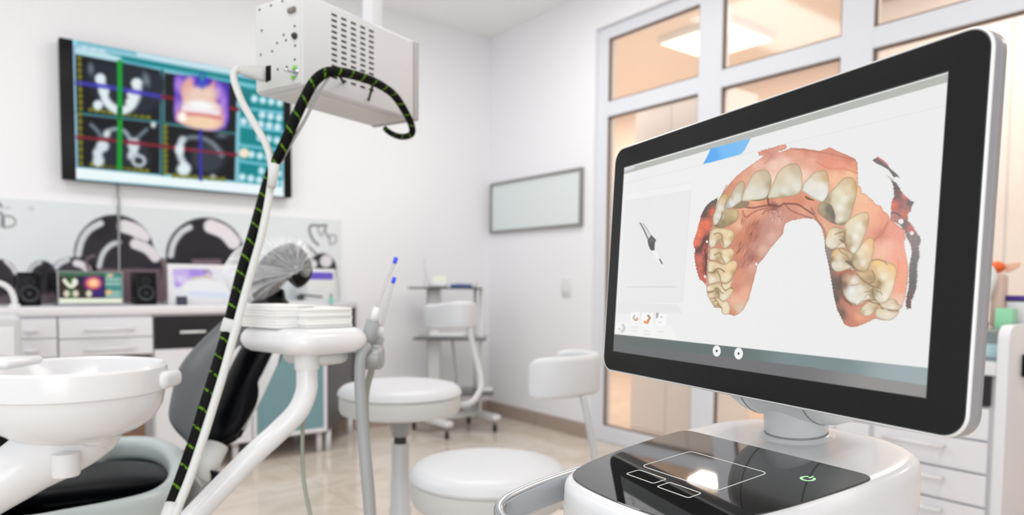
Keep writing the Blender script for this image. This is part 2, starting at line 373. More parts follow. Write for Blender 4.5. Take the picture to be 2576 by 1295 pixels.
# glazing
yj = [W(1527, 300, 0, .03)[1], W(1757, 150, 0, .03)[1], W(1815, 150, 0, .03)[1], W(2115, 100, 0, .03)[1], W(2195, 112, 0, .03)[1]]
zb = W(1528, 294, 0, .03)[2]; zt = W(1528, 256, 0, .03)[2]; ztop = W(1528, 98, 0, .03)[2]; zbot = .10
win = empty('window_1', (.06, -2.5, 0), kind='structure')
f = B(); X0, X1 = .03, .10
for a, b in ((YO, yj[0]), (yj[1], yj[2]), (yj[3], yj[4]), (-4.45, -4.55), (-6.9, -7)): f.box((X0, min(a, b), 0), (X1, max(a, b), ZO), .004, 1)
for z0, z1 in ((0, zbot), (zb, zt), (ztop, ZO)): f.box((X0+.001, -7, z0), (X1-.001, YO, z1), .004, 1)
f.build('window_frame', M['frame'], win)
g = B()
bays = [(yj[0], yj[1]), (yj[2], yj[3]), (yj[4], -4.45), (-4.55, -6.9)]
for a, b in bays:
    for z0, z1 in ((zbot, zb), (zt, ztop)):
        for q in ((a, a-.008, z0, z1), (b+.008, b, z0, z1)): g.box((X0+.012, q[1], q[2]), (X0+.03, q[0], q[3]))
        g.box((X0+.012, b, z1-.008), (X0+.03, a, z1)); g.box((X0+.012, b, z0), (X0+.03, a, z0+.008))
g.build('gasket', M['gasket'], win)
for a, b in bays:
    for z0, z1 in ((zbot, zb), (zt, ztop)): B().box((.052, b+.002, z0+.002), (.058, a-.002, z1-.002)).build('pane', M['pane'], win)
# things in the corridor
wd = empty('wardrobe', (.5, -1.9, 0), 'tall pale grey cabinet standing in the corridor behind the left glass pane', 'cabinet')
y0 = W(1583, 1000, 0, .30)[1]; y1 = W(1775, 1000, 0, .30)[1]
B().box((.315, y1, 0), (.75, y0, 2.18), .006).build('body', mat('pale_grey_cabinet', (240, 238, 236), .5), wd)
for a, b in ((y1+.01, (y0+y1)/2-.003), ((y0+y1)/2+.003, y0-.01)): B().box((.30, a, .06), (.315, b, 2.16), .003, 1).build('door', mat('pale_grey_door', (243, 240, 238), .4), wd)
d = empty('door_1', (2.38, -2.2, 0), kind='structure')
ya = W(1783, 1030, 0, 2.34)[1]; yb = ya-2.3
woodm = mat('warm_beech_door', (228, 184, 148), .5, var=.12, bscale=3)
B().box((2.33, yb, 0), (2.37, ya-.08, 2.4), .004).build('door_leaf', woodm, d)
k = B(); k.box((2.31, ya-.08, 0), (2.395, ya, 2.48), .004); k.box((2.31, yb-.08, 0), (2.395, yb, 2.48), .004); k.box((2.31, yb-.08, 2.4), (2.395, ya, 2.48), .004); k.build('door_frame', mat('beech_frame', (240, 196, 158), .5), d)
B().box((2.3, yb+.15, 1.0), (2.335, yb+.27, 1.02), .005).build('door_handle', M['metal'], d)
wc = empty('reception_cabinet', (1.7, -3.2, 0), 'white high cabinet in the corridor behind the widest glass pane', 'cabinet')
B().box((1.5, -4.5, 0), (1.9, -2.1, 2.8), .006).build('body', mat('white_cabinet_body', (232, 228, 226), .5), wc)
for i in range(3): B().box((1.485, -4.49+i*.793, .06), (1.5, -3.71+i*.793, 2.78), .003, 1).build('door', mat('white_cabinet_door', (233, 229, 227), .45), wc)
lampm = mat('lamp_diffuser', (255, 248, 236), .5, emit=(255, 244, 228), es=1.8)
for x, y in ((1.25, .9), (1.25, -1.1), (.8, -2.9), (.8, -4.6)):
    l = empty('ceiling_lamp', (x, y, H), 'square warm ceiling lamp in the corridor seen through the upper panes', 'lamp', 'corridor ceiling lamps')
    B().box((x-.3, y-.3, H-.05), (x+.3, y+.3, H), .01).build('housing', M['whitem'], l); B().box((x-.28, y-.28, H-.056), (x+.28, y+.28, H-.05)).build('diffuser', lampm, l)
# ================= BOARD, SWITCH =================
yb0, yb1 = -.04, -1.047; z0, z1 = 1.375, 1.748
bd = empty('whiteboard', (-.02, -.5, 1.56), 'wide pale glass board in a thin grey frame hung on the right wall', 'board')
k = B(); t = .018
k.box((-.03, yb1, z0), (0, yb0, z0+t), .002); k.box((-.03, yb1, z1-t), (0, yb0, z1), .002); k.box((-.03, yb1, z0+t), (0, yb1+t, z1-t), .002); k.box((-.03, yb0-t, z0+t), (0, yb0, z1-t), .002)
k.build('frame', M['bframe'], bd); B().box((-.018, yb1+t, z0+t), (-.004, yb0-t, z1-t)).build('glass_panel', M['board'], bd)
c = W(1426, 722, 0, 0); sw = empty('light_switch', c, 'small white light switch on the wall beside the window frame', 'switch')
B().box((-.012, c[1]-.042, c[2]-.06), (0, c[1]+.042, c[2]+.06), .006).build('cover', M['white'], sw)
B().box((-.017, c[1]-.022, c[2]-.04), (-.011, c[1]+.022, c[2]-.002), .003).build('rocker', M['white'], sw)
# ================= TELEVISION =================
a = W(147, 94, 1, -.07); b = W(734, 493, 1, -.07); s0 = W(183, 95, 1, -.0755)[0]; s1 = W(714, 490, 1, -.0755)[0]; zz0 = W(184, 450, 1, -.07)[2]
tv = empty('television', ((a[0]+b[0])/2, -.04, (a[2]+zz0)/2), 'large wall television showing four dental scan images with a teal side panel', 'television')
B().box((a[0], -.075, zz0-.004), (b[0], -.02, a[2]+.002), .006).build('casing', M['black'], tv)
B().box((a[0]+.3, -.03, zz0+.2), (b[0]-.3, 0, a[2]-.2), .004).build('wall_bracket', M['black'], tv)
def paint_tv(c):
    T = (100, 60, .35515)
    def p(pts, cc, **k): c.poly(pts, cc, T, **k)
    def s(pts, w_, cc, **k): c.stroke(pts, w_*.355, cc, T, **k)
    sq = dict(smooth=False, soft=2)
    p([(470, 205), (1760, 440), (1760, 520), (560, 250)], (0, 132, 138), **sq)
    s([(240, 120), (700, 205), (1400, 335), (1700, 390)], 34, (120, 190, 205), soft=3)
    s([(700, 215), (900, 255), (1350, 335)], 30, (205, 230, 240), soft=3)
    s([(560, 262), (850, 315), (1400, 415)], 16, (95, 180, 200), soft=2)
    s([(270, 190), (450, 225), (560, 250)], 40, (190, 225, 235), soft=4)
    for x, y in ((315, 170), (380, 180), (440, 192)): c.ell(x, y, 24, 12, (205, 225, 240), T, soft=3)
    bk = (8, 12, 20)
    p([(250, 215), (850, 330), (852, 690), (262, 625)], bk, **sq); p([(264, 640), (852, 705), (850, 1065), (272, 1010)], bk, **sq)
    p([(884, 345), (1398, 432), (1398, 775), (884, 697)], bk, **sq); p([(884, 712), (1392, 785), (1386, 1112), (886, 1060)], bk, **sq)
    s([(867, 335), (867, 1065)], 22, (10, 80, 85), soft=2); s([(262, 628), (860, 698), (1395, 778)], 14, (10, 95, 100), soft=2)
    p([(1402, 400), (1752, 500), (1735, 1160), (1388, 1112)], (0, 132, 138), **sq)
    p([(1402, 470), (1500, 490), (1500, 640), (1402, 620)], (0, 122, 128), **sq)
    for pts in ([(1408, 560), (1396, 1110)], [(1745, 560), (1722, 1150)]): s(pts, 30, (135, 195, 212), soft=3)
    for y0_ in (590, 720, 855, 970): s([(1410, y0_), (1560, y0_+22), (1735, y0_+42)], 18, (130, 200, 220), soft=3)
    for (x0_, y0_, n_, r_) in ((1520, 530, 4, 24), (1575, 645, 3, 24), (1445, 690, 5, 25), (1560, 805, 4, 24), (1500, 925, 5, 24), (1570, 1040, 3, 22), (1435, 1085, 6, 25)):
        for q in range(n_): c.ell(x0_+q*60, y0_+q*10, r_, 26, (214, 238, 250), T, soft=4)
    c.ell(1447, 915, 36, 36, (252, 232, 205), T, soft=4); s([(1400, 420), (1520, 445)], 30, (120, 200, 215), soft=3)
    p([(243, 1018), (900, 1085), (1722, 1155), (1730, 1228), (900, 1145), (248, 1092)], (238, 250, 252), **sq)
    s([(240, 110), (236, 500), (250, 1010)], 26, (150, 185, 220), soft=3)
    c.ell(238, 122, 26, 24, (150, 225, 245), T, soft=3); c.ell(222, 122, 8, 16, (20, 190, 140), T, soft=2)
    ol = (122, 122, 24)
    for (x0_, y0_, x1_, y1_, n_) in ((280, 240, 290, 600, 9), (285, 640, 292, 990, 8), (360, 608, 770, 662, 10), (370, 995, 760, 1040, 10), (890, 725, 892, 1055, 9), (950, 1072, 1300, 1098, 8)):
        s([(x0_, y0_), (x1_, y1_)], 20, (88, 88, 14), soft=3)
        for q in range(n_): c.ell(x0_+(x1_-x0_)*q/(n_-1), y0_+(y1_-y0_)*q/(n_-1), 17, 15, ol, T, soft=3)
    # axial jaw
    p([(340, 280), (850, 350), (845, 560), (700, 640), (420, 560)], (26, 36, 46), soft=8)
    wh = (226, 238, 240); gy = (105, 118, 130)
    c.ell(362, 318, 20, 42, gy, T, soft=5, rot=-5); c.ell(755, 395, 24, 50, gy, T, soft=5, rot=-15)
    s([(425, 385), (448, 460), (470, 545), (530, 600), (585, 612), (645, 585), (685, 520), (700, 420)], 62, (190, 204, 212), soft=5)
    s([(425, 385), (448, 460), (470, 545), (530, 602), (585, 615), (640, 588), (672, 520), (688, 415)], 44, wh, soft=4)
    for e in ((430, 390, 36), (455, 470, 38), (680, 420, 34), (650, 500, 34), (640, 555, 34), (412, 575, 36)): c.ell(e[0], e[1], e[2], e[2], wh, T, soft=4)
    s([(266, 418), (500, 450), (870, 518)], 32, (66, 60, 190), soft=3, alpha=.85); s([(872, 515), (1150, 560), (1400, 605)], 28, (120, 22, 40), soft=3)
    # 3-D skull render
    p([(952, 365), (1150, 372), (1342, 425), (1340, 680), (1320, 745), (1235, 762), (1080, 735), (955, 690)], (72, 38, 178), smooth=False, soft=3)
    for e in ((985, 430, 32, 60), (1030, 470, 30, 70), (1260, 480, 34, 60), (1300, 560, 26, 80), (975, 600, 24, 70), (1305, 650, 26, 50), (1070, 400, 30, 30)): c.ell(*e[:4], (170, 125, 220), T, soft=6)
    p([(1000, 450), (1060, 380), (1100, 450), (1150, 480), (1200, 440), (1240, 400), (1240, 520), (1290, 600), (1300, 700), (1230, 752), (1090, 735), (985, 690), (970, 640), (1010, 570)], (228, 170, 160), soft=6)
    c.ell(1145, 500, 110, 60, (238, 205, 190), T, soft=8); c.ell(1140, 695, 150, 48, (245, 212, 178), T, soft=6, rot=8); c.ell(1140, 580, 120, 36, (250, 250, 250), T, soft=6, rot=6)
    s([(1020, 600), (1140, 615), (1260, 630)], 30, (244, 240, 246), soft=5); s([(1000, 640), (1140, 645), (1280, 668)], 18, (215, 130, 130), soft=4)
    c.ell(1010, 660, 30, 34, (255, 250, 240), T, soft=4); c.ell(1150, 400, 26, 50, (50, 80, 200), T, soft=5); s([(1148, 372), (1150, 388)], 20, (0, 160, 90), soft=2)
    # coronal view
    p([(420, 780), (560, 740), (700, 800), (780, 900), (760, 1000), (420, 990)], (30, 38, 46), soft=8)
    s([(365, 715), (410, 760), (440, 820), (430, 880)], 30, gy, soft=4); s([(755, 750), (700, 800), (670, 840)], 30, gy, soft=4)
    s([(470, 790), (500, 752), (560, 745), (610, 770), (640, 820)], 30, (150, 165, 172), soft=4)
    for e in ((475, 780, 24, 30), (445, 865, 46, 44), (410, 915, 36, 40), (415, 970, 42, 42), (665, 855, 44, 46), (665, 905, 30, 40), (640, 935, 20, 26)): c.ell(*e[:4], (215, 226, 230), T, soft=5)
    s([(670, 925), (730, 945), (740, 985), (705, 1005), (665, 985), (660, 940)], 26, (190, 202, 208), soft=4)
    c.ell(805, 715, 20, 22, (215, 225, 228), T, soft=4)
    s([(270, 802), (560, 830), (1388, 928)], 26, (135, 26, 46), soft=3, alpha=.9)
    # sagittal view
    c.ell(1190, 950, 120, 110, (48, 56, 66), T, soft=9); s([(1000, 830), (1060, 805), (1150, 810), (1230, 850), (1290, 930)], 30, (130, 142, 150), soft=6)
    s([(1010, 820), (990, 880), (1000, 950), (1035, 1010)], 52, (200, 212, 218), soft=5); c.ell(1020, 1030, 52, 44, wh, T, soft=5); c.ell(990, 890, 32, 36, wh, T, soft=5); c.ell(1290, 790, 44, 20, (90, 100, 110), T, soft=5)
    c.ell(1228, 1080, 18, 16, (170, 180, 180), T, soft=4)
    s([(1140, 760), (1140, 1100)], 24, (52, 46, 165), soft=3); s([(1060, 892), (1300, 918)], 14, (150, 30, 60), soft=3)
    s([(566, 272), (568, 640), (564, 1020)], 36, (0, 155, 48), soft=2); s([(566, 600), (566, 660)], 36, (0, 105, 45), soft=2)
ex = V((s0, -.0765, a[2])); panel_grid('screen', ex, V((s1, -.0765, a[2])), V((s0, -.0765, zz0-.002)), 420, 250, paint_tv, (150, 200, 216), screenmat('tv_picture', .97, .3, .1), tv)
q0 = W(295, 462, 1, -.02); q1 = W(299, 520, 1, -.02); q2 = W(300, 760, 1, -.02)
B().tube(catmull([(q0[0], -.02, q0[2]+.03), (q0[0], -.02, q1[2]+.05), (q1[0], -.02, q1[2]), (q2[0], -.02, .875)]), .0055).build('power_cable', M['mgrey'], label='thin grey cable hanging from the television down the glass splashback', cat='cable', o=(q0[0], -.02, 1.2))
# ================= SPLASHBACK =================
zs0, zs1 = .872, 1.404; xs = W(300, 700, 1, -.012)[0]
def paint_bs(c):
    T = (0, 480, .3397); dk = (34, 33, 41); pk = (122, 104, 110)
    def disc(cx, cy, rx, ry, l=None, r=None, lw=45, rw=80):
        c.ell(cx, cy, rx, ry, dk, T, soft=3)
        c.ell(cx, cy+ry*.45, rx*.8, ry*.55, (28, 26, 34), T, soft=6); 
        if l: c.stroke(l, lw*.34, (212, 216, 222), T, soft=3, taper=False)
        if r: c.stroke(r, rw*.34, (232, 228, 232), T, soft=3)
    c.poly([(600, 460), (1230, 500), (1230, 860), (600, 860)], pk, T, smooth=False, soft=4)
    c.poly([(-300, 620), (760, 640), (760, 860), (-300, 860)], (96, 84, 92), T, smooth=False, soft=4)
    c.poly([(1230, 500), (1820, 480), (1700, 860), (1240, 860)], (90, 78, 88), T, smooth=False, soft=4)
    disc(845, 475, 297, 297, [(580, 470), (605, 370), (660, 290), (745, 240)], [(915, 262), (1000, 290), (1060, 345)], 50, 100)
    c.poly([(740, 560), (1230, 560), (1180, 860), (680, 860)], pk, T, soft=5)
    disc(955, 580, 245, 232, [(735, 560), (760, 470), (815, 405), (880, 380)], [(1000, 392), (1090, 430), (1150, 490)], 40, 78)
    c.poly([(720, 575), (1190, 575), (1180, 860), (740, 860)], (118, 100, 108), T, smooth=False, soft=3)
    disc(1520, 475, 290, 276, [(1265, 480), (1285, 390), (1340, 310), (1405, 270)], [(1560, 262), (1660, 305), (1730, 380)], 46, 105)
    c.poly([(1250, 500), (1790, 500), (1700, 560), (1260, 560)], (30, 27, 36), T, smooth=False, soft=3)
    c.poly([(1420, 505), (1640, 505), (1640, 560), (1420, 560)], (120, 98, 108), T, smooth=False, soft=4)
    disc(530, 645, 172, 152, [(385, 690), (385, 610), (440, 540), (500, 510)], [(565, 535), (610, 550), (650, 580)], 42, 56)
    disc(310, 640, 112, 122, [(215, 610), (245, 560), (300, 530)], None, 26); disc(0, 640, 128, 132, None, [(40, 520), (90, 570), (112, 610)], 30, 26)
    c.stroke([(700, 480), (640, 520), (700, 700)], 8, (110, 95, 100), T, soft=3)
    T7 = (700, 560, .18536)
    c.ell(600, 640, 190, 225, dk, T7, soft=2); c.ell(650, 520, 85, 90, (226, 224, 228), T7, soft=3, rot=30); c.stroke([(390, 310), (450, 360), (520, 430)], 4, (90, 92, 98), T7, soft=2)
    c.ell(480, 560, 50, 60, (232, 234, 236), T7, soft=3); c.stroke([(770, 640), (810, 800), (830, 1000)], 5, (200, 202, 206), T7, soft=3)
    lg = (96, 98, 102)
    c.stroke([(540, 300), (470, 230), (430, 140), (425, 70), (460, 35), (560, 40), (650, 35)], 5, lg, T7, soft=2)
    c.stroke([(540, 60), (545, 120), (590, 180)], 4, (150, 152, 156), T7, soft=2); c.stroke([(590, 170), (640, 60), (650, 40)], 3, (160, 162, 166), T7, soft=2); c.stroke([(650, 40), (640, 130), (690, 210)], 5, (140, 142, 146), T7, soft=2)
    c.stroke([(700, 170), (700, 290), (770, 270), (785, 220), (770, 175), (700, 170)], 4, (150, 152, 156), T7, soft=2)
    Z = (0, 480, .0776)
    c.stroke([(-900, 600), (-500, 300), (-100, 380), (20, 480)], 7, (110, 112, 112), Z, soft=3); c.stroke([(40, 560), (330, 550)], 4, (185, 190, 192), Z, soft=3)
    c.stroke([(110, 840), (130, 1170)], 6, (120, 122, 130), Z, soft=2); c.stroke([(110, 810), (350, 830), (490, 950), (440, 1130), (130, 1190)], 4.5, (140, 145, 138), Z, soft=2); c.ell(1010, 580, 90, 70, (200, 206, 206), Z, soft=3)
    c.stroke([(-700, 1150), (-700, 700), (-300, 1000), (40, 700), (40, 1150)], 5, (130, 132, 134), Z, soft=2)
xl, xr = -3.75, -1.21
gm = screenmat('printed_glass', 0, .06, .5)
for (xa, xb, nx, lb) in ((xl, xs-.002, 230, 'left half of glass splashback printed with glossy black discs'), (xs+.002, xr, 220, 'right half of glass splashback printed with black disc and script logo')):
    t = empty('glass_splashback', ((xa+xb)/2, 0, zs0), lb, 'splashback')
    B().box((xa, -.0105, zs0), (xb, 0, zs1), .001, 1).build('glass_panel', M['board'], t)
    panel_grid('print', (xa+.001, -.0108, zs1-.001), (xb-.001, -.0108, zs1-.001), (xa+.001, -.0108, zs0+.001), nx, 110, paint_bs, (225, 231, 233), gm, t)
# ================= WALL UNITS =================
wt = .871; FY = -.50
pts = [(-3.75, 0), (-3.75, -.52), (-1.535, -.52), (-1.505, -.505), (-1.10, -.02), (-1.10, 0)]
B().prism([(x, y, .829) for x, y in pts], (0, 0, .042), .006, 2).build('worktop', M['lam'], label='long white worktop along the left wall under the television', cat='worktop', o=(-2.6, -.26, .85))
def handle(par, x0_, x1_, z, y=FY, m='white', name='handle'):
    k = B(); k.tube([(x0_, y-.028, z), (x1_, y-.028, z)], .007, 10)
    for x in (x0_+.012, x1_-.012): k.tube([(x, y-.028, z), (x, y+.002, z)], .005, 8)
    k.build(name, M[m], par)
def xz(px, py, y=FY): v = W(px, py, 1, y); return v[0], v[2]
def drawer(par, x0_, x1_, z0_, z1_, m, h, nm='drawer'):
    d_ = B().box((x0_+.002, FY-.018, z0_), (x1_-.002, FY, z1_), .002, 1).build(nm, M[m], par)
    handle(d_, *h[:3], FY-.018, h[3] if len(h) > 3 else 'white'); return d_
# left narrow drawers
u = empty('drawer_unit', (-2.96, -.26, .64), 'narrow white drawer unit hung under the worktop at the far left', 'cabinet')
B().box((-3.1, FY, .636), (-2.825, -.02, .829), .003, 1).build('carcass', M['lam'], u)
xa, xb = xz(58, 830)[0], xz(94, 830)[0]
drawer(u, -3.1, -2.825, .728, .815, 'lam', (xa, xb, .765, 'whitem')); drawer(u, -3.1, -2.825, .638, .724, 'lam', (xa, xb, .672, 'whitem'))
u = empty('drawer_unit', (-2.62, -.26, .64), 'wide white unit with two drawers over the open knee space', 'cabinet')
B().box((-2.822, FY, .632), (-2.424, -.02, .829), .003, 1).build('carcass', M['lam'], u)
xa, xb = xz(208, 830)[0], xz(335, 830)[0]
drawer(u, -2.822, -2.424, .722, .813, 'lam', (xa, xb, .762, 'whitem')); drawer(u, -2.822, -2.424, .634, .717, 'lam', (xa, xb, .668, 'whitem'))
def leg(par, x, y, h=.122): B().cyl((x, y, 0), (x, y, h), .017, 14).build('leg', M['whitem'], par)
u = empty('base_cabinet', (-2.18, -.26, 0), 'white base cabinet with a black top drawer behind the dental chair', 'cabinet')
B().box((-2.42, FY, .12), (-1.945, -.02, .829), .003, 1).build('carcass', M['lam'], u)
xa, xb = xz(448, 834)[0], xz(512, 834)[0]
drawer(u, -2.42, -1.945, .655, .819, 'blackl', (xa, xb, .737))
d_ = B().box((-2.418, FY-.018, .125), (-1.947, FY, .65), .002, 1).build('door', M['lam'], u); handle(d_, -2.02, -1.97, .6, FY-.018)
for x in (-2.39, -2.02): 
    for y in (-.46, -.08): leg(u, x, y)
u = empty('glass_cabinet', (-1.73, -.26, 0), 'white framed cabinet with a frosted glass door at the right end', 'cabinet')
k = B(); A0, A1 = -1.942, -1.515
k.box((A0, FY, .126), (A0+.018, -.02, .829), .002, 1); k.box((A1-.018, FY, .126), (A1, -.02, .829), .002, 1); k.box((A0, -.035, .126), (A1, -.02, .829)); k.box((A0, FY, .126), (A1, -.02, .144)); k.box((A0, FY, .811), (A1, -.02, .829))
k.build('carcass', M['lam'], u)
B().box((A0+.018, FY+.03, .47), (A1-.018, -.035, .478)).build('shelf', M['shelfglass'], u)
k = B(); t = .022
k.box((A0+.002, FY-.018, .13), (A0+t, FY, .815), .002, 1); k.box((A1-t, FY-.018, .13), (A1-.002, FY, .815), .002, 1); k.box((A0+t, FY-.018, .13), (A1-t, FY, .13+t), .002, 1); k.box((A0+t, FY-.018, .793), (A1-t, FY, .815), .002, 1)
dr = k.build('door', M['lam'], u); B().box((A0+t, FY-.012, .13+t), (A1-t, FY-.006, .793)).build('glass', M['cabglass'], dr)
B().box((A0+.019, -.037, .15), (A1-.019, -.0355, .80)).build('back_panel', mat('pale_teal_back', (158, 186, 194), .6), u)
for x in (A0+.03, A1-.03):
    for y in (-.46, -.08): leg(u, x, y, .127)
B().box((-1.80, -.30, .478), (-1.66, -.12, .60), .005).build('storage_box', M['cream'], label='cream box on the shelf inside the glass cabinet', cat='box', o=(-1.73, -.2, .478))
B().box((-1.92, -.36, .478), (-1.84, -.2, .62), .01).build('storage_box', mat('pale_blue_box', (176, 200, 224), .6), label='pale blue box inside the glass cabinet, left of the cream box', cat='box', o=(-1.88, -.28, .478))
B().box((-1.66, -.30, .144), (-1.55, -.10, .36), .008).build('storage_box', mat('turquoise_box', (150, 212, 214), .6), label='turquoise box on the floor of the glass cabinet', cat='box', o=(-1.6, -.2, .144))
u = empty('corner_unit', (-1.3, -.2, 0), 'angled dark end unit closing the worktop toward the corner', 'cabinet')
B().prism([(-1.512, -.498, .126), (-1.505, -.498, .126), (-1.108, -.005, .126), (-1.13, -.005, .126), (-1.512, -.47, .126)], (0, 0, .702)).build('side_panel', M['dpanel'], u)
B().box((-1.112, -.03, .02), (-1.095, -.004, .829)).build('post', M['lam'], u)
leg(u, -1.49, -.46, .127); leg(u, -1.2, -.12, .127)
# objects on the worktop
def flatbox(px0, py0, px1, py1, y, dep, z=None):
    a_ = W(px0, py0, 1, y); b_ = W(px1, py1, 1, y); return (a_[0], y, (wt if z is None else z)), (b_[0], y+dep, a_[2])
for px0, px1, lb in ((44, 104, 'left black desktop speaker beside the white tap'), (340, 395, 'right black desktop speaker beside the small scan screen')):
    lo, hi = flatbox(px0, 684, px1, 765, -.33, .16); cx = (lo[0]+hi[0])/2; hh = hi[2]-wt
    t = empty('speaker', (cx, -.25, wt), lb, 'speaker', 'pair of black speakers on the worktop')
    B().box(lo, hi, .006).build('cabinet', M['black'], t)
    for zz, r_ in ((wt+hh*.36, .036), (wt+hh*.74, .018)):
        mm = Matrix.Translation((cx, -.331, zz)) @ Matrix.Rotation(PI/2, 4, 'X')
        B().lathe([(r_*1.15, 0), (r_*1.15, .004), (r_, .005), (r_*.8, -.0), (r_*.35, -.006), (r_*.3, .002), (0, .005)], n=24, mtx=mm).build('driver', mat('speaker_cone', (52, 54, 58), .4, spec=.3), t)
# small scan screen
lo, hi = flatbox(143, 681, 311, 764, -.36, .025)
t = empty('laptop', ((lo[0]+hi[0])/2, -.3, wt), 'small screen on the worktop showing dental scans between the speakers', 'monitor')
B().box((lo[0], -.36, wt+.006), (hi[0], -.335, hi[2]), .004).build('casing', M['mgrey'], t); B().box((lo[0]-.005, -.44, wt), (hi[0]+.005, -.2, wt+.012), .004).build('base', M['silver'], t)
def paint_small(c):
    T = (0, 640, .21627); sq = dict(smooth=False, soft=1.5)
    c.poly([(680, 255), (1215, 255), (1230, 500), (690, 505)], (40, 28, 22), T, **sq); c.poly([(665, 190), (1430, 190), (1430, 250), (665, 250)], (66, 104, 84), T, **sq)
    c.poly([(800, 240), (850, 240), (860, 500), (800, 500)], (40, 90, 20), T, **sq); c.poly([(985, 260), (1200, 260), (1210, 495), (1080, 495), (1080, 400), (985, 400)], (52, 28, 110), T, **sq); c.poly([(900, 255), (985, 255), (985, 350), (900, 350)], (20, 18, 60), T, **sq)
    c.stroke([(750, 300), (790, 350), (840, 370), (880, 330), (870, 300)], 10, (236, 240, 220), T, soft=2); c.ell(870, 320, 36, 36, (240, 240, 225), T, soft=2)
    for x in (775, 880, 1035): c.ell(x, 455, 38, 42, (222, 216, 200), T, soft=3)
    c.ell(1085, 330, 100, 75, (190, 40, 130), T, soft=5); c.ell(1085, 335, 80, 60, (246, 150, 100), T, soft=5); c.ell(1090, 330, 50, 40, (255, 215, 170), T, soft=5)
    c.poly([(1220, 215), (1400, 230), (1430, 500), (1235, 500)], (70, 140, 135), T, **sq)
    for y in (290, 340, 440, 480): c.stroke([(1240, y), (1390, y)], 6, (170, 205, 195), T, soft=3)
    c.ell(1265, 440, 34, 26, (250, 190, 130), T, soft=3); c.ell(1280, 245, 34, 22, (240, 200, 160), T, soft=3)
    c.poly([(680, 510), (1420, 510), (1425, 572), (685, 575)], (238, 244, 222), T, **sq)
panel_grid('screen', (lo[0]+.006, -.3608, hi[2]-.004), (hi[0]-.006, -.3608, hi[2]-.004), (lo[0]+.006, -.3608, wt+.014), 160, 90, paint_small, (90, 100, 98), screenmat('small_picture', .95), t)
# white monitor with purple picture
lo, hi = flatbox(422, 663, 600, 768, -.36, .03)
t = empty('monitor', ((lo[0]+hi[0])/2, -.3, wt), 'white framed monitor with a purple flower picture left of the headrest', 'monitor')
B().box((lo[0], -.36, wt), (hi[0], -.33, hi[2]), .006).build('casing', M['whitem'], t); B().box((lo[0]+.06, -.33, wt), (hi[0]-.06, -.2, wt+.012), .004).build('stand', M['whitem'], t)
def paint_m(c):
    T = (420, 580, .16985)
    c.poly([(100, 570), (620, 585), (620, 700), (300, 740), (240, 800), (130, 840), (100, 700)], [(200, 620, (200, 180, 238)), (420, 610, (172, 140, 228)), (200, 720, (228, 215, 245)), (150, 800, (180, 150, 232))], T, soft=3)
    c.poly([(360, 690), (560, 660), (620, 600), (660, 690), (740, 740), (520, 760), (380, 740)], (214, 204, 190), T, soft=3); c.stroke([(540, 590), (620, 592)], 3, (120, 112, 120), T, soft=2)
    c.poly([(320, 760), (560, 710), (850, 780), (950, 930), (300, 900)], (240, 240, 242), T, soft=4); c.stroke([(350, 930), (620, 940), (900, 960)], 10, (214, 226, 246), T, soft=4)
panel_grid('screen', (lo[0]+.022, -.3608, hi[2]-.024), (hi[0]-.01, -.3608, hi[2]-.024), (lo[0]+.022, -.3608, wt+.03), 130, 80, paint_m, (232, 233, 240), screenmat('flower_picture', .92), t)
lo, hi = flatbox(445, 745, 472, 766, -.44, .03)
B().box(lo, hi, .004).build('card_reader', mat('slate_plastic', (62, 68, 84), .4), label='small dark slate box standing in front of the white monitor', cat='box', o=lo)
# imaging unit right of the headrest
lo, hi = flatbox(772, 675, 845, 786, -.30, .2)
t = empty('imaging_unit', ((lo[0]+hi[0])/2, -.2, wt), 'white tabletop imaging unit with a purple display right of the headrest', 'device')
B().box(lo, hi, .01).build('housing', M['white'], t)
a_ = W(778, 684, 1, -.302); b_ = W(838, 703, 1, -.302); B().box((a_[0], -.3025, b_[2]), (b_[0], -.298, a_[2]), .001).build('display', mat('violet_display', (70, 55, 130), .2, emit=(96, 76, 165), es=.8), t)
lo2, hi2 = flatbox(722, 758, 830, 786, -.42, .11); B().box(lo2, hi2, .012).build('tray', M['whitem'], label='low white plastic tray in front of the imaging unit', cat='tray', o=lo2)
zg = hi2[2]+.004
g = empty('safety_glasses', ((lo2[0]+hi2[0])/2, -.38, zg), 'dark protective glasses lying on the low white tray', 'glasses')
ga, gb = W(746, 748, 1, -.40), W(814, 752, 1, -.40)
B().tube(catmull([(ga[0], -.40, zg+.02), (ga[0]+.02, -.405, zg+.034), (ga[0]+.06, -.40, zg+.03), (gb[0], -.38, zg+.02)]), .005).build('temple', M['black'], g)
B().pillow([(ga[0]+x, -.405, zg+.018+z) for x, z in rrect(.05, .034, .015, cx=.022)], (0, -1, 0), .006).build('lens', M['dglass'], g)
c_ = W(833, 775, 1, -.46); t = empty('bottle', (c_[0], -.46, wt), 'tiny teal bottle with a grey cap at the worktop end', 'bottle')
B().lathe([(0, 0), (.012, 0), (.013, .004), (.013, .03), (.008, .038), (0, .038)], (c_[0], -.46, wt), 20).build('body', mat('teal_liquid', (120, 205, 190), .2), t); B().lathe([(0, 0), (.009, 0), (.009, .02), (0, .022)], (c_[0], -.46, wt+.038), 16).build('cap', M['mgrey'], t)
# white tap at far left
t0 = W(-10, 765, 1, -.40)[0]; t1 = W(37, 765, 1, -.40)[0]
t = empty('tap', (t1, -.4, wt), 'arched white tap on the worktop at the left edge', 'tap')
B().tube(catmull([(t1, -.4, wt), (t1-.002, -.4, wt+.04), (t1-.02, -.4, wt+.085), (t1-.06, -.4, wt+.11), (t1-.11, -.4, wt+.10), (t1-.13, -.4, wt+.07)]), .013).build('spout', M['white'], t)
B().lathe([(0, 0), (.024, 0), (.022, .012), (0, .014)], (t1, -.4, wt), 20).build('base', M['white'], t)

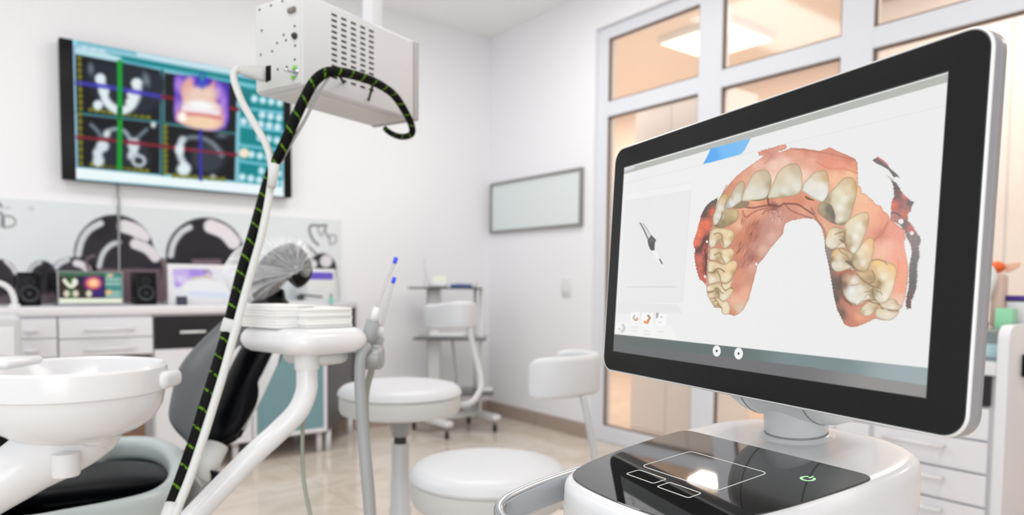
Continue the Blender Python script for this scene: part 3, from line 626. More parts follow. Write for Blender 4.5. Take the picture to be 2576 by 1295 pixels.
R0, F0 = _R0, V((math.sin(yaw), math.cos(yaw), 0)); UP = V((0, 0, 1))
# ================= TROLLEY IN THE CORNER =================
tx, ty = -.585, -.36
t = empty('trolley', (tx, ty, 0), 'white trolley with three smoked glass shelves standing in the room corner', 'trolley')
dx_ = V((.795, -.607, 0)).lerp(V((1, 0, 0)), .0).normalized(); dy_ = UP.cross(dx_)
def TP(a_, b_, z): return V((tx, ty, z))+dx_*a_+dy_*b_
def onp(x, y, d): return P(x, y, d)
dT = (V((tx, ty, .5))-CAM).dot(_F)
zt_ = [P(1125, 722, dT)[2], P(1135, 846, dT)[2], P(1195, 981, dT)[2]]
for zz, (xa, xb) in zip(zt_, ((1036, 1214), (1047, 1226), (1110, 1244))):
    pa, pb = P(xa, 800, dT), P(xb, 800, dT); ua, ub = (pa-V((tx, ty, 0))).dot(dx_), (pb-V((tx, ty, 0))).dot(dx_)
    pts = [TP(ua, -.17, zz), TP((ua+ub)/2, -.21, zz), TP(ub, -.17, zz), TP(ub, .15, zz), TP(ua, .15, zz)]
    B().prism(pts, (0, 0, -.012), .003, 2).build('shelf', M['dglass'], t)
for u_, v_ in ((-.155, .1), (.17, .1), (.215, -.02)):
    B().tube([TP(u_, v_, .10), TP(u_, v_, zt_[0]-.012)], .011, 12).build('post', M['whitem'], t)
B().obox(TP(-.10, .02, 0), dx_, dy_, UP, (-.04, -.05, .10), (.04, .05, zt_[0]-.013), .01).build('column', M['white'], t)
bars = [(W(1038, 1043, 2, .10), W(1128, 1067, 2, .10)), (W(1176, 1030, 2, .10), W(1248, 1050, 2, .10))]
k = B()
for p0, p1 in bars:
    e_ = (p1-p0).normalized(); k.obox(p0, e_, UP.cross(e_), UP, (-.02, -.032, -.022), ((p1-p0).length+.02, .032, .018), .015, 3)
m0, m1 = bars[0][0].lerp(bars[0][1], .35), bars[1][0].lerp(bars[1][1], .3); e_ = (m1-m0).normalized()
k.obox(m0, e_, UP.cross(e_), UP, (0, -.05, -.02), ((m1-m0).length, .05, .014), .01)
k.build('base_frame', M['white'], t)
def caster(par, p, r=.03):
    c_ = B().lathe([(0, -.009), (r*.8, -.009), (r, -.006), (r, .006), (r*.8, .009), (0, .009)], n=20, mtx=Matrix.Translation(V(p)+UP*r) @ Matrix.Rotation(PI/2, 4, V((.3, 1, 0)).normalized())).build('caster', M['rubber'], par)
    B().cyl(V(p)+UP*(r+.004), V(p)+UP*(r*2+.022), .012, 12).build('fork', M['mgrey'], c_)
for p0, p1 in bars:
    for f_ in (.04, .96): q_ = p0.lerp(p1, f_); caster(t, V((q_.x, q_.y, 0)))
z1_ = zt_[0]
c0 = P(1105, 718, dT-.05); c0[2] = z1_
t = empty('apex_locator', c0, 'small white device with a coloured display on the trolley top shelf', 'device')
B().obox(c0, dx_, dy_, UP, (-.055, -.05, 0), (.055, .05, .03), .01, 3).build('body', M['white'], t)
B().obox(c0+UP*.03, dx_, V((0, 0, 1)).cross(dx_)*.87+UP*.5, dx_.cross(dy_*.87+UP*.5), (-.05, -.005, -.005), (.05, .075, .012), .006).build('screen_head', M['white'], t)
aa = dy_*.87+UP*.5; nn = dx_.cross(aa).normalized()
for i, cc in enumerate(((170, 182, 150), (236, 214, 160), (222, 170, 160), (140, 165, 155))):
    pass
B().obox(c0+UP*.03+nn*.0125, dx_, aa, nn, (-.038, .008, 0), (.038, .062, .001)).build('display', mat('faded_display', (190, 196, 172), .3, emit=(196, 200, 170), es=.35), t)
c1 = P(1074, 716, dT-.02); c1[2] = z1_
t = empty('instrument_holder', c1, 'tiny white cup with a thin probe left of the small trolley device', 'holder')
B().lathe([(0, 0), (.022, 0), (.02, .05), (.016, .05), (.016, .006), (0, .006)], c1, 20).build('cup', M['white'], t)
B().tube([c1+UP*.01, P(1066, 650, dT)], .0045, 8).build('probe', M['cream'], t)
c2 = P(1160, 718, dT-.03); c2[2] = z1_
B().obox(c2, dx_, dy_, UP, (-.07, -.05, 0), (.07, .05, .02), .004).build('paper_box', M['blue'], label='flat dark blue box lying on the trolley top shelf', cat='box', o=c2)
c3 = P(1172, 714, dT+.12); c3[2] = z1_
B().obox(c3, dx_, dy_, UP, (-.07, -.03, 0), (.08, .03, .045), .004).build('paper_box', M['whitem'], label='white box behind the blue box on the trolley top shelf', cat='box', o=c3)
z2_ = zt_[1]
c4 = P(1135, 840, dT-.04); c4[2] = z2_
t = empty('apex_motor', c4, 'low white device with a round knob on the trolley middle shelf', 'device')
B().obox(c4, dx_, dy_, UP, (-.14, -.08, 0), (.10, .08, .032), .012, 3).build('body', M['white'], t)
B().lathe([(0, 0), (.026, 0), (.028, .02), (.022, .04), (0, .043)], c4+dx_*-.105+UP*.03-dy_*.03, 20).build('knob', M['white'], t)
z3_ = zt_[2]
c5 = P(1225, 978, dT-.02); c5[2] = z3_
B().obox(c5, dx_, dy_, UP, (-.05, -.04, 0), (.04, .05, .018), .005).build('tray', M['whitem'], label='small white tray on the lowest trolley shelf', cat='tray', o=c5)
pth = catmull([TP(.03, -.1, z2_-.012), TP(.045, -.12, .5), TP(.06, -.13, .35), TP(.03, -.08, z3_+.01)], 6)
B().tube(pth, .007, 8).build('cable', M['mgrey'], label='grey cable hanging between the trolley shelves', cat='cable', o=TP(.045, -.12, .5))
pth = catmull([TP(.2, -.02, .25), TP(.25, -.04, .17), TP(.30, -.05, .12), TP(.33, -.03, .2), TP(.28, .0, .27)], 6)
# ================= STOOLS =================
def sweep(path, sec, name, m, par, endr=3):
    k = B(); bm = k.bm; N = len(path); n = len(sec); rings = []
    for i, p in enumerate(path):
        tt = (path[min(i+1, N-1)]-path[max(i-1, 0)]); tt.z = 0; tt.normalize(); sd = tt.cross(UP)
        e = min(i, N-1-i); sc = 1 if e >= endr else math.sqrt(max(0, 1-((endr-e)/(endr+.35))**2))
        rings.append([bm.verts.new(p+sd*x*sc+UP*(y*(.35+.65*sc))) for x, y in sec])
    for i in range(N-1):
        for j in range(n): bm.faces.new((rings[i][j], rings[i][(j+1) % n], rings[i+1][(j+1) % n], rings[i+1][j]))
    bm.faces.new(rings[0][::-1]); bm.faces.new(rings[-1]); bmesh.ops.recalc_face_normals(bm, faces=bm.faces[:])
    return k.build(name, m, par, ang=50)
def stool(px, py, dia, wpx, thk, label, bc, bscale, bar, zf):
    dep = dia*FPX/wpx; c_ = P(px, py, dep); z = c_[2]; r = dia/2
    t = empty('stool', (c_[0], c_[1], 0), label, 'stool', None)
    o = (c_[0], c_[1], 0); cu = thk*.5
    B().lathe([(0, z+.008), (r*.5, z+.007), (r*.8, z+.003), (r*.92, z-.003), (r*.98, z-.014), (r, z-.026), (r*.985, z-cu), (0, z-cu)], o, 64).build('seat_cushion', M['vinyl'], t)
    B().lathe([(0, z-cu), (r*.955, z-cu-.001), (r*.975, z-cu-.006), (r*.975, z-thk-.014), (r*.95, z-thk-.026), (r*.8, z-thk-.034), (0, z-thk-.034)], o, 64).build('seat_shell', M['cream'], t)
    zc = z-thk-.034
    B().lathe([(0, zc), (.05, zc), (.045, zc-.02), (.03, zc-.05), (.026, zc-.075), (0, zc-.075)], o, 28).build('seat_mount', M['mgrey'], t)
    B().lathe([(0, zc-.07), (.02, zc-.07), (.02, zc-.11), (0, zc-.11)], o, 24).build('piston', M['rubber'], t)
    zk = zc-.098
    B().lathe([(0, zk), (.0265, zk), (.028, zk-.004), (.028, zk-.12), (.031, zk-.125), (.032, zk-.21), (.035, zk-.215), (.036, .12), (.04, .11), (.04, .08), (0, .08)], o, 32).build('column', M['pgrey'], t)
    for i in range(5):
        a_ = 2*PI*i/5+.4; dd = V((math.cos(a_), math.sin(a_), 0)); q = V(o)
        lg = B().tube([q+dd*.02+UP*.105, q+dd*.15+UP*.095, q+dd*.27+UP*.072], [.024, .02, .015], 12).build('leg', M['white'], t)
        caster(lg, q+dd*.262, .026) if False else B().lathe([(0, -.012), (.02, -.012), (.026, -.007), (.026, .007), (.02, .012), (0, .012)], n=18, mtx=Matrix.Translation(q+dd*.262+UP*.026) @ Matrix.Rotation(PI/2, 4, dd)).build('caster', M['rubber'], lg)
    path = catmull([P(*q) for q in bc], 6)
    hh = bscale
    sec = rrect(.034, hh, .0165, 5)
    sweep(path, sec, 'backrest', M['vinyl'], t, 4)
    B().tube(catmull([P(*q) for q in bar]+[V((c_[0], c_[1], zc-.02))+(P(*bar[-1])-V((c_[0], c_[1], 0))).normalized()*.06, V((c_[0], c_[1], zc-.03))], 6), .0105, 14).build('backrest_tube', M['pgrey'], t)
    return t
stool(1007, 967, .40, 309, .060, 'taller white round stool with a backrest, left of the other stool',
      [(1086, 800, 2.80), (1080, 796, 2.74), (1100, 797, 2.60), (1140, 793, 2.50), (1172, 792, 2.50), (1192, 790, 2.58)], .098,
      [(1180, 825, 2.515), (1198, 900, 2.50), (1210, 955, 2.47), (1203, 990, 2.42), (1165, 1018, 2.35)], 0)
stool(1228, 1166, .40, 396, .066, 'lower white round stool with a curved backrest, nearest the scanner cart',
      [(1395, 928, 2.24), (1440, 925, 2.22), (1486, 930, 2.14), (1492, 940, 2.02), (1440, 948, 1.95), (1385, 952, 1.93), (1330, 955, 1.95)], .118,
      [(1466, 995, 1.965), (1480, 1060, 1.97), (1494, 1140, 1.98), (1498, 1200, 1.97), (1480, 1250, 1.93), (1430, 1275, 1.88)], 0)
# ================= FLOOR CONSOLE AND CUSPIDOR =================
pf_ = P(52, 786, 2.72); ay_ = ray(52, 786); ay_.z = 0; ay_.normalize(); ax_ = V((ay_.y, -ay_.x, 0)); wl = .30; zc0 = pf_.z
pb = pf_-ay_*.28-ax_*wl
t = empty('console', (pb[0]+ax_[0]*wl/2, pb[1]+ax_[1]*wl/2, 0), 'pale grey floor console at the left edge behind the basin', 'console')
B().obox((pb[0], pb[1], 0), ax_, ay_, UP, (0, 0, .06), (wl, .28, zc0), .02, 3).build('body', M['pgrey'], t)
B().obox((pb[0], pb[1], 0), ax_, ay_, UP, (.02, .02, 0), (wl-.02, .26, .07), .01).build('plinth', M['rubber'], t)
B().obox((pb[0], pb[1], 0), ax_, ay_, UP, (.02, -.006, .2), (wl-.02, .002, zc0-.04), .004).build('front_panel', M['whitem'], t)
cc = P(186, 925, 1.25); zr = cc[2]; sc = 1.0
t = empty('cuspidor', (cc[0], cc[1], zr-.13), 'large white rinse basin on a slanted arm at the lower left', 'basin')
o = (cc[0], cc[1], zr)
B().lathe([(0, -.095), (.05, -.09), (.10, -.06), (.128, -.02), (.138, .002), (.145, .006), (.150, .001), (.151, -.006), (.1505, -.040), (.147, -.043), (.1465, -.047), (.142, -.07), (.128, -.095), (.10, -.114), (.07, -.125), (0, -.127)], o, 72).build('bowl', M['gloss'], t)
q = P(400, 950, 1.29)
B().obox((q.x, q.y, q.z), R0, F0, UP, (-.02, -.035, -.018), (.030, .035, .014), .012, 4).build('lip', M['gloss'], t)
ap = catmull([cc+UP*-.085, cc+UP*-.112-R0*.012, P(140, 1118, 1.24), P(70, 1168, 1.22), P(-30, 1232, 1.19), P(-140, 1300, 1.15)], 5)
B().tube(ap, [float(np.interp(i, [0, 5, 10, 15, 20, 25], [.085, .082, .064, .052, .046, .044])) for i in range(len(ap))], 36).build('arm', M['gloss'], t)
B().lathe([(0, 0), (.02, 0), (.022, .004), (.022, .04), (0, .045)], P(166, 1196, 1.2), 24).build('outlet', M['gloss'], t)
p_ = P(38, 905, 1.16); B().obox(p_, R0, F0, UP, (-.12, -.04, -.012), (.016, .05, .004), .012, 3).build('rinse_head', M['gloss'], t)
# ================= DENTAL CHAIR =================
t = empty('dental_chair', P(300, 1400, 1.9)*1.0, 'dental chair with dark grey backrest and black cushions, reclined toward the worktop', 'dental chair')
t.location.z = 0; WM[t.name] = Matrix.Translation(t.location)
def at(pts, f): return [P(x, y, f(x, y)) for x, y in pts]
def cr(o_, s_, pts): return [(o_[0]+x*s_, o_[1]+y*s_) for x, y in pts]
fb = lambda x, y: 1.93+(1000-y)*.00055+(x-560)*.0003
nv = (CAM-P(560, 950, 1.93)).normalized()
pad = [(648, 752), (622, 768), (590, 788), (560, 806), (535, 828), (500, 862), (470, 895), (450, 925), (440, 952), (433, 985), (426, 1020), (424, 1045), (430, 1066), (446, 1088), (462, 1104), (478, 1118), (492, 1108), (510, 1075), (528, 1035), (546, 985), (566, 935), (590, 880), (615, 840), (650, 805), (684, 772), (680, 756)]
B().pillow(catmull(at(pad, fb), 3, True), nv, .045, 10, 2.3, cen=P(530, 950, 1.93)).build('backrest_pad', M['dgrey'], t)
roll_ = [(720, 752), (735, 790), (720, 850), (702, 905), (680, 950), (655, 1000), (628, 1050), (598, 1092), (560, 1112), (535, 1110), (520, 1085), (530, 1040), (552, 985), (578, 925), (608, 870), (640, 830), (665, 790), (690, 752)]
B().pillow(catmull(at(roll_, lambda x, y: 2.02+(1000-y)*.0005), 3, True), nv, .04, 9, 2.2, cen=P(620, 950, 2.03)).build('side_bolster', M['blackv'], t)
bar_ = [(690, 880), (708, 880), (700, 915), (660, 1000), (628, 1060), (612, 1082), (590, 1078), (586, 1066), (612, 1020), (660, 940)]
B().prism(at(bar_, lambda x, y: 2.0), -nv*.025, .006).build('side_rail', M['whitem'], t)
edge_ = [(712, 872), (706, 905), (672, 975), (636, 1045), (606, 1100), (560, 1125), (520, 1140), (512, 1110), (560, 1085), (600, 1075), (640, 1010), (690, 905)]
B().prism(at(edge_, lambda x, y: 2.06), -nv*.02, .004).build('rear_frame', M['black'], t)
lowb = [(505, 1085), (600, 1092), (596, 1108), (560, 1128), (545, 1160), (520, 1180), (470, 1150), (470, 1110)]
B().prism(at(lowb, lambda x, y: 1.98), -nv*.06, .008).build('hinge_cover', M['black'], t)
B().tube([P(545, 1120, 1.93), P(525, 1165, 1.9), P(500, 1215, 1.85)], [.032, .03, .026], 20).build('hinge_sleeve', M['cream'], t)
br = [(490, 1165), (556, 1192), (540, 1230), (515, 1262), (470, 1300), (440, 1290), (450, 1220)]
B().prism(at(br, lambda x, y: 1.86), -nv*.05, .008).build('bracket', M['black'], t)
br = [(455, 1170), (492, 1195), (512, 1222), (505, 1250), (470, 1320), (430, 1320), (430, 1220)]
B().prism(at(br, lambda x, y: 1.80), -nv*.04, .01).build('swivel_cover', M['mgrey'], t)
# headrest
hr = [(640, 690), (655, 655), (690, 625), (730, 612), (760, 625), (782, 655), (785, 690), (770, 714), (748, 724), (735, 700), (705, 722), (690, 745), (650, 760), (630, 730)]
B().pillow(catmull(at(hr, lambda x, y: 2.12), 3, True), nv, .05, 8, 2.2, cen=P(710, 680, 2.12)).build('headrest', M['black'], t)
B().tube([P(690, 735, 2.12), P(700, 790, 2.1)], .03, 16).build('headrest_post', M['black'], t)
capo = cr((400, 560), .33975, [(640, 150), (560, 210), (500, 280), (478, 355), (485, 430), (520, 500), (560, 545), (620, 585), (700, 580), (790, 560), (860, 520), (920, 478), (950, 425), (985, 400), (1010, 330), (1050, 385), (1100, 400), (1130, 340), (1140, 280), (1130, 210), (1090, 150), (1040, 118), (950, 98), (850, 98), (760, 112), (700, 130)])
co_ = catmull(at(capo, lambda x, y: 2.08), 8, True); gc = P(748, 690, 2.02); NS = len(co_)
fold = [noise.noise(V((i*.11, 3.1, 0)))*.6+noise.noise(V((i*.24, 7.7, 1)))*.45 for i in range(NS)]
k = B(); cl = k.bm.loops.layers.color; vals = {}; 
ccen = P(690, 668, 2.08); hgt = .085
for sg in (1, -1):
    prev = None; RR = 22
    for q_ in range(RR+1):
        f_ = q_/RR
        if q_ == RR: cur = [k.bm.verts.new(gc if sg > 0 else ccen-nv*hgt)]; vals[cur[0]] = .55
        else:
            cur = []
            for i, o_ in enumerate(co_):
                base = o_.lerp(ccen, f_) if sg < 0 else o_.lerp(gc+(ccen-gc)*(1-f_)*.55, f_)
                h_ = hgt*math.sqrt(max(0, 1-(1-f_)**2)) if sg < 0 else hgt*math.sqrt(max(0, 1-(1-f_)**2))*(1-.55*max(0, f_-.55)/.45)
                w_ = fold[i]*min(1, f_*3)*.016*(1.2-f_)
                v_ = k.bm.verts.new(base+nv*(sg*h_+sg*w_)+(o_-gc).normalized()*noise.noise(base*25)*.004); cur.append(v_)
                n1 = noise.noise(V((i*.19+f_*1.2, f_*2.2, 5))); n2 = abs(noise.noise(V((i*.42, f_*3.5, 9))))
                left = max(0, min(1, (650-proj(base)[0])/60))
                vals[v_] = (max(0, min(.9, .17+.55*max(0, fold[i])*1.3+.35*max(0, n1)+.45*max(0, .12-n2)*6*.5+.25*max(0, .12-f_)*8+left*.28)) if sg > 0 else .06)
        if prev:
            for j in range(NS):
                j2 = (j+1) % NS; fv = (prev[j], prev[j2], cur[0]) if len(cur) == 1 else (prev[j], prev[j2], cur[j2], cur[j])
                k.bm.faces.new(fv if sg > 0 else fv[::-1])
        prev = cur
k.bm.verts.index_update(); vl = [0]*len(k.bm.verts)
for v_, x_ in vals.items(): vl[v_.index] = x_
co2 = k.build('headrest_cover', M['cap'], t, label='clear crinkled plastic cap over the headrest', ang=180)
at_ = co2.data.color_attributes.new('Col', 'FLOAT_COLOR', 'POINT'); at_.data.foreach_set('color', [z for x_ in vl for z in (x_, x_, x_, 1)])
# seat: pale ring armrest with black cushion
zs = .50
ringc = [(196, 1168), (250, 1140), (310, 1128), (370, 1128), (420, 1142), (448, 1172), (452, 1210), (430, 1246), (380, 1276), (290, 1300), (180, 1322), (40, 1345), (-120, 1340), (-220, 1290), (-160, 1220), (-20, 1185), (100, 1178)]
rp = catmull([W(x, y, 2, zs) for x, y in ringc], 4, True)
k = B(); sec = rrect(.052, .07, .024, 5); rings = []; N = len(rp)
for i, p in enumerate(rp):
    tt = (rp[(i+1) % N]-rp[i-1]).normalized(); sd = tt.cross(UP); rings.append([k.bm.verts.new(p+sd*x+UP*y) for x, y in sec])
for i in range(N):
    for j in range(len(sec)): k.bm.faces.new((rings[i][j], rings[i][(j+1) % len(sec)], rings[(i+1) % N][(j+1) % len(sec)], rings[(i+1) % N][j]))
bmesh.ops.recalc_face_normals(k.bm, faces=k.bm.faces[:]); k.build('armrest_loop', M['ugrey'], t, ang=60)
cen = sum(rp, V())/N
inn = catmull([W(x, y, 2, .475) for x, y in [(150, 1186), (260, 1176), (350, 1172), (410, 1182), (430, 1204), (415, 1222), (340, 1234), (220, 1246), (80, 1262), (-80, 1276), (-170, 1255), (-130, 1215), (0, 1195)]], 4, True)
B().pillow(inn, UP, .028, 8, 3.5).build('seat_cushion', M['blackv'], t)
sh = [cen+(p-cen)*.96-UP*.02 for p in rp]; k = B(); n_ = len(sh); ra, rb, rc = ([k.bm.verts.new(cen+(p-cen)*s_-UP*z_) for p in sh] for s_, z_ in ((1, 0), (.98, .10), (.85, .17)))
for r1, r2 in ((ra, rb), (rb, rc)):
    for q_ in range(n_): k.bm.faces.new((r1[q_], r1[(q_+1) % n_], r2[(q_+1) % n_], r2[q_]))
k.bm.faces.new(rc); bmesh.ops.recalc_face_normals(k.bm, faces=k.bm.faces[:]); k.build('seat_shell', M['black'], t)
B().lathe([(0, 0), (.26, 0), (.26, .03), (.10, .05), (.09, .42), (0, .42)], (cen.x, cen.y, 0), 32).build('pedestal', M['ugrey'], t)
sp = cen+(P(500, 1215, 1.85)-cen)*.9
B().tube([cen-UP*.12, V((sp.x, sp.y, .40)), P(505, 1205, 1.86)], [.04, .04, .03], 14).build('back_arm', M['mgrey'], t)
# ================= TRAY TABLE =================
Nn = P(752, 866, 1.34); Lp = P(598, 862, 1.475); Rp = P(932, 862, 1.47)
for q in (Nn, Lp, Rp): q.z = Nn.z
Fp = Lp+Rp-Nn; zt0 = Nn.z
t = empty('instrument_tray', ((Nn+Fp)/2)*1.0, 'thick rounded white instrument tray on a bent white tube arm', 'tray table')
ex_ = (Rp-Nn); ey_ = (Lp-Nn); wx, wy = ex_.length, ey_.length; ex_.normalize(); ey_.normalize()
def rslab(name, cx, cy, wx_, wy_, r_, zc, th, m, par, exx=None, eyy=None, mid=None):
    exx = exx or ex_; eyy = eyy or ey_; base = Nn if mid is None else mid
    out = rrect(wx_, wy_, r_, 10, cx, cy); k = B(); rings = []; K = 8
    for i in range(K+1):
        a_ = -PI/2+PI*i/K; zz = th/2*math.sin(a_); ins = th/2*(1-math.cos(a_))
        s1 = (wx_/2-ins)/(wx_/2); s2 = (wy_/2-ins)/(wy_/2)
        rings.append([k.bm.verts.new(base+exx*(cx+(x-cx)*s1)+eyy*(cy+(y-cy)*s2)+UP*(zc-base.z+zz)) for x, y in out])
    n = len(out)
    for i in range(K):
        for j in range(n): k.bm.faces.new((rings[i][j], rings[i][(j+1) % n], rings[i+1][(j+1) % n], rings[i+1][j]))
    k.bm.faces.new(rings[0][::-1]); k.bm.faces.new(rings[-1]); bmesh.ops.recalc_face_normals(k.bm, faces=k.bm.faces[:])
    return k.build(name, m, par, ang=60)
rslab('tray_top', wx/2, wy/2, wx+.02, wy+.02, .05, zt0, .052, M['gloss'], t)
rslab('underside', wx*.62, wy*.45, wx*.62, wy*.6, .04, zt0-.037, .03, M['cream'], t)
c_ = P(772, 905, 1.42)
B().lathe([(0, 0), (.024, 0), (.025, .004), (.025, .034), (0, .034)], (c_[0], c_[1], zt0-.058), 28).build('collar', M['white'], t)
B().tube(catmull([V((c_[0], c_[1], zt0-.04)), P(772, 940, 1.42), P(770, 985, 1.415), P(748, 1035, 1.40), P(700, 1085, 1.385), P(640, 1140, 1.36), P(560, 1222, 1.33), P(490, 1295, 1.30), P(400, 1390, 1.25), P(330, 1500, 1.2)], 6), .0215, 24).build('arm_tube', M['gloss'], t)
B().tube(catmull([P(764, 1045, 1.44), P(761, 1090, 1.44), P(761, 1150, 1.44), P(766, 1220, 1.43), P(782, 1300, 1.42), P(800, 1380, 1.41)], 6), .0042, 10).build('thin_hose', M['hose2'], t)
# gauze stacks
def gauze(cx, cy, w1, w2, n, label, rot):
    base = Nn+ex_*cx+ey_*cy; z = zt0+.026; o_ = V((base.x, base.y, z))
    k = B(); 
    for i in range(n):
        rot_ = rot+random.uniform(-.02, .02); e1 = ex_*math.cos(rot_)+ey_*math.sin(rot_); e2 = ey_*math.cos(rot_)-ex_*math.sin(rot_)
        j = random.uniform(-.003, .002); h = .0058
        k.obox(o_+UP*(i*h), e1, e2, UP, (-w1/2+j, -w2/2+j, 0.0002), (w1/2+j, w2/2+j, h+.0003), .0014, 2)
    k.build('gauze_stack', M['cloth'], label=label, cat='gauze', o=o_)
gauze(.045, wy*.64, .09, .12, 8, 'left stack of folded white gauze on the instrument tray', .06)
gauze(wx*.62, wy*.42, .105, .10, 7, 'right stack of folded white gauze on the instrument tray', -.1)
# ================= SUCTION =================
ds = 1.50
t = empty('suction_holder', P(940, 900, ds), 'grey suction handpiece holder clamped to the right end of the tray', 'holder')
B().lathe([(0, -.022), (.022, -.022), (.027, -.015), (.027, .015), (.022, .022), (0, .022)], n=28, mtx=Matrix.Translation(P(938, 898, ds)) @ Matrix.Rotation(PI/2, 4, F0)).build('clamp', M['mgrey'], t)
B().tube([P(905, 905, 1.49), P(938, 898, ds), P(952, 880, ds)], .014, 16).build('bracket', M['mgrey'], t)
def straw(a_, b_, c2_, d_, rg, label, dd, bot):
    t = empty('saliva_ejector', P(*a_, dd), label, 'suction tube', 'saliva ejectors in the grey holder')
    B().cyl(P(*bot, dd), P(*a_, dd), rg*.92, 24, rg).build('handle', M['hose'], t)
    B().tube([P(*a_, dd), P(*b_, dd)], [rg*.72, rg*.42], 18).build('nozzle', M['white'], t)
    B().tube(catmull([P(*b_, dd), P((b_[0]+c2_[0])/2-1, (b_[1]+c2_[1])/2, dd), P(*c2_, dd)]), .0034, 12).build('clear_tube', M['clear'], t)
    B().cyl(P(*c2_, dd), P(*d_, dd), .0045, 14).build('tip', M['tip'], t, label='bright blue tip')
    return t
straw((940, 808), (948, 772), (992, 662), (997, 647), .0155, 'taller clear saliva ejector with a blue tip', ds-.015, (920, 870))
straw((954, 848), (960, 822), (988, 712), (993, 697), .012, 'shorter clear saliva ejector with a blue tip, behind the taller one', ds+.03, (944, 890))
B().tube(catmull([P(925, 868, 1.475), P(908, 895, 1.46), P(905, 950, 1.46), P(908, 1020, 1.46), P(914, 1100, 1.46), P(921, 1190, 1.45), P(930, 1295, 1.44), P(935, 1400, 1.43), V((P(935, 1400, 1.43).x, P(935, 1400, 1.43).y, .012))], 6), .0115, 16).build('suction_hose', M['hose'], label='long grey suction hose hanging straight down from the tray', cat='hose', o=P(908, 1020, 1.46))
B().tube(catmull([P(945, 900, 1.56), P(932, 940, 1.56), P(920, 1000, 1.56), P(922, 1100, 1.56), P(935, 1250, 1.55), P(940, 1400, 1.54), V((P(940, 1400, 1.54).x, P(940, 1400, 1.54).y, .008))], 6), .0075, 12).build('suction_hose', M['hose2'], label='thinner grey hose behind the long suction hose', cat='hose', o=P(920, 1000, 1.56))
# ================= VENTILATED BOX ON ITS ARM =================
Pn = P(760, 214, 1.5)
dL = ray(2421, 735); dL.z = 0; dL.normalize(); dW = V((-dL.y, dL.x, 0)).normalized()
def solve(dv, px):
    lo_, hi_ = 0, 1.5
    for _ in range(50):
        m_ = (lo_+hi_)/2; x = proj(Pn+dv*m_)[0]
        if abs(x-760) < abs(px-760): lo_ = m_
        else: hi_ = m_
    return lo_
bL = solve(dL, 1042); bW = solve(dW, 645); bH = 232/FPX*1.5
t = empty('equipment_box', Pn+dL*bL/2+dW*bW/2+UP*bH/2, 'white metal equipment box with slotted vents hanging from the ceiling', 'equipment box')
k = B(); k.obox(Pn, dL, dW, UP, (0, 0, 0), (bL, bW, bH), .006, 3); k.build('housing', mat('white_powder_coat', (212, 213, 216), .42), t)
k = B(); k.obox(Pn, dL, dW, UP, (-.004, .003, .003), (.004, bW-.003, bH-.003), .004, 3); kp = k.build('connector_panel', M['cream'], t)
def onEnd(px, py):   # point on the connector end
    r = ray(px, py); o_ = Pn-dL*.004; s_ = (o_-CAM).dot(dL)/r.dot(dL); q = CAM+r*s_-o_; return q.dot(dW), q.dot(UP)
def onSide(px, py):
    r = ray(px, py); s_ = (Pn-CAM).dot(dW)/r.dot(dW); q = CAM+r*s_-Pn; return q.dot(dL), q.dot(UP)
k = B()
for x, y in ((65, 122), (208, 68), (352, 14), (93, 384), (366, 436), (396, 505), (285, 540), (223, 643), (80, 685), (405, 838), (507, 745), (293, 870), (505, 328), (510, 572)):
    u_, z_ = onEnd(640+x*.2009, y*.2009)
    k.lathe([(0, -.002), (.0028, -.002), (.0028, 0), (0, .0005)], n=10, mtx=fr(Pn-dL*.0045+dW*u_+UP*z_, dW, UP, -dL))
k.build('screw_holes', M['dark'], kp)
u_, z_ = onEnd(743, 91); B().lathe([(0, 0), (.007, 0), (.007, .004), (.004, .008), (0, .008)], n=20, mtx=fr(Pn-dL*.0045+dW*u_+UP*z_, dW, UP, -dL)).build('socket', M['rubber'], kp)
u_, z_ = onEnd(736, 26); B().obox(Pn-dL*.0045+dW*u_+UP*z_, dW, -dL, UP, (-.012, 0, -.006), (.012, .006, .006), .003).build('port', mat('taupe_metal', (130, 122, 116), .4, metal=.5), kp)
u_, z_ = onEnd(744, 183); qq = Pn-dL*.0045+dW*u_+UP*z_
k = B(); k.lathe([(0, 0), (.009, 0), (.008, .004), (0, .004)], n=20, mtx=fr(qq, dW, UP, -dL)); k.cyl(qq, qq-dL*.028, .0035, 12); k.build('antenna_plug', M['metal'], kp)
k = B(); k.obox(qq-dL*.002, dW, UP, -dL, (-.004, .005, 0), (.004, .014, .004), .001); k.obox(qq-dL*.002, dW, UP, -dL, (.001, -.014, 0), (.009, -.007, .004), .001); k.build('earth_mark', mat('bright_green_yellow', (120, 205, 50), .5), kp)
# raised dark pills on the long side, the slots' inner shade as colour
k = B(); xs_ = [841, 865, 889, 912.5, 934]
uu = [onSide(x, 100)[0] for x in xs_]; zt_s = onSide(841, 38)[1]; zb_s = onSide(842, 167)[1]
def slot(u, z, w_=.0165, h_=.0053):
    k.obox(Pn+dL*u+UP*z, dL, UP, dL.cross(UP), (-w_/2, -h_/2, -.001), (w_/2, h_/2, .0006), .0022, 2)
for u in uu:
    for i in range(10): slot(u, zt_s+(zb_s-zt_s)*i/9)
zz0_ = onSide(850, 191)[1]; zl = onSide(940, 232)[1]
for i, u in enumerate(uu): slot(u, zb_s-(zt_s-zb_s)/9*1.0); slot(u, zb_s-(zt_s-zb_s)/9*2.0)
k.build('vent_slot_shade', M['dark'], t)
B().obox(Pn, dL, dW, UP, (bL, -.004, -.002), (bL+.016, bW+.002, bH+.002), .005, 3).build('end_cap', mat('warm_grey_plastic', (176, 171, 171), .4), t)
u_ = P(1062, 250, proj(Pn+dL*bL)[2]); B().lathe([(0, .02), (.012, .018), (.02, .008), (.022, 0), (0, 0)], n=24, mtx=fr(Pn+dL*(bL+.016)+UP*.045+dW*.025, dW, UP, dL)).build('lens_bump', M['silver'], t)
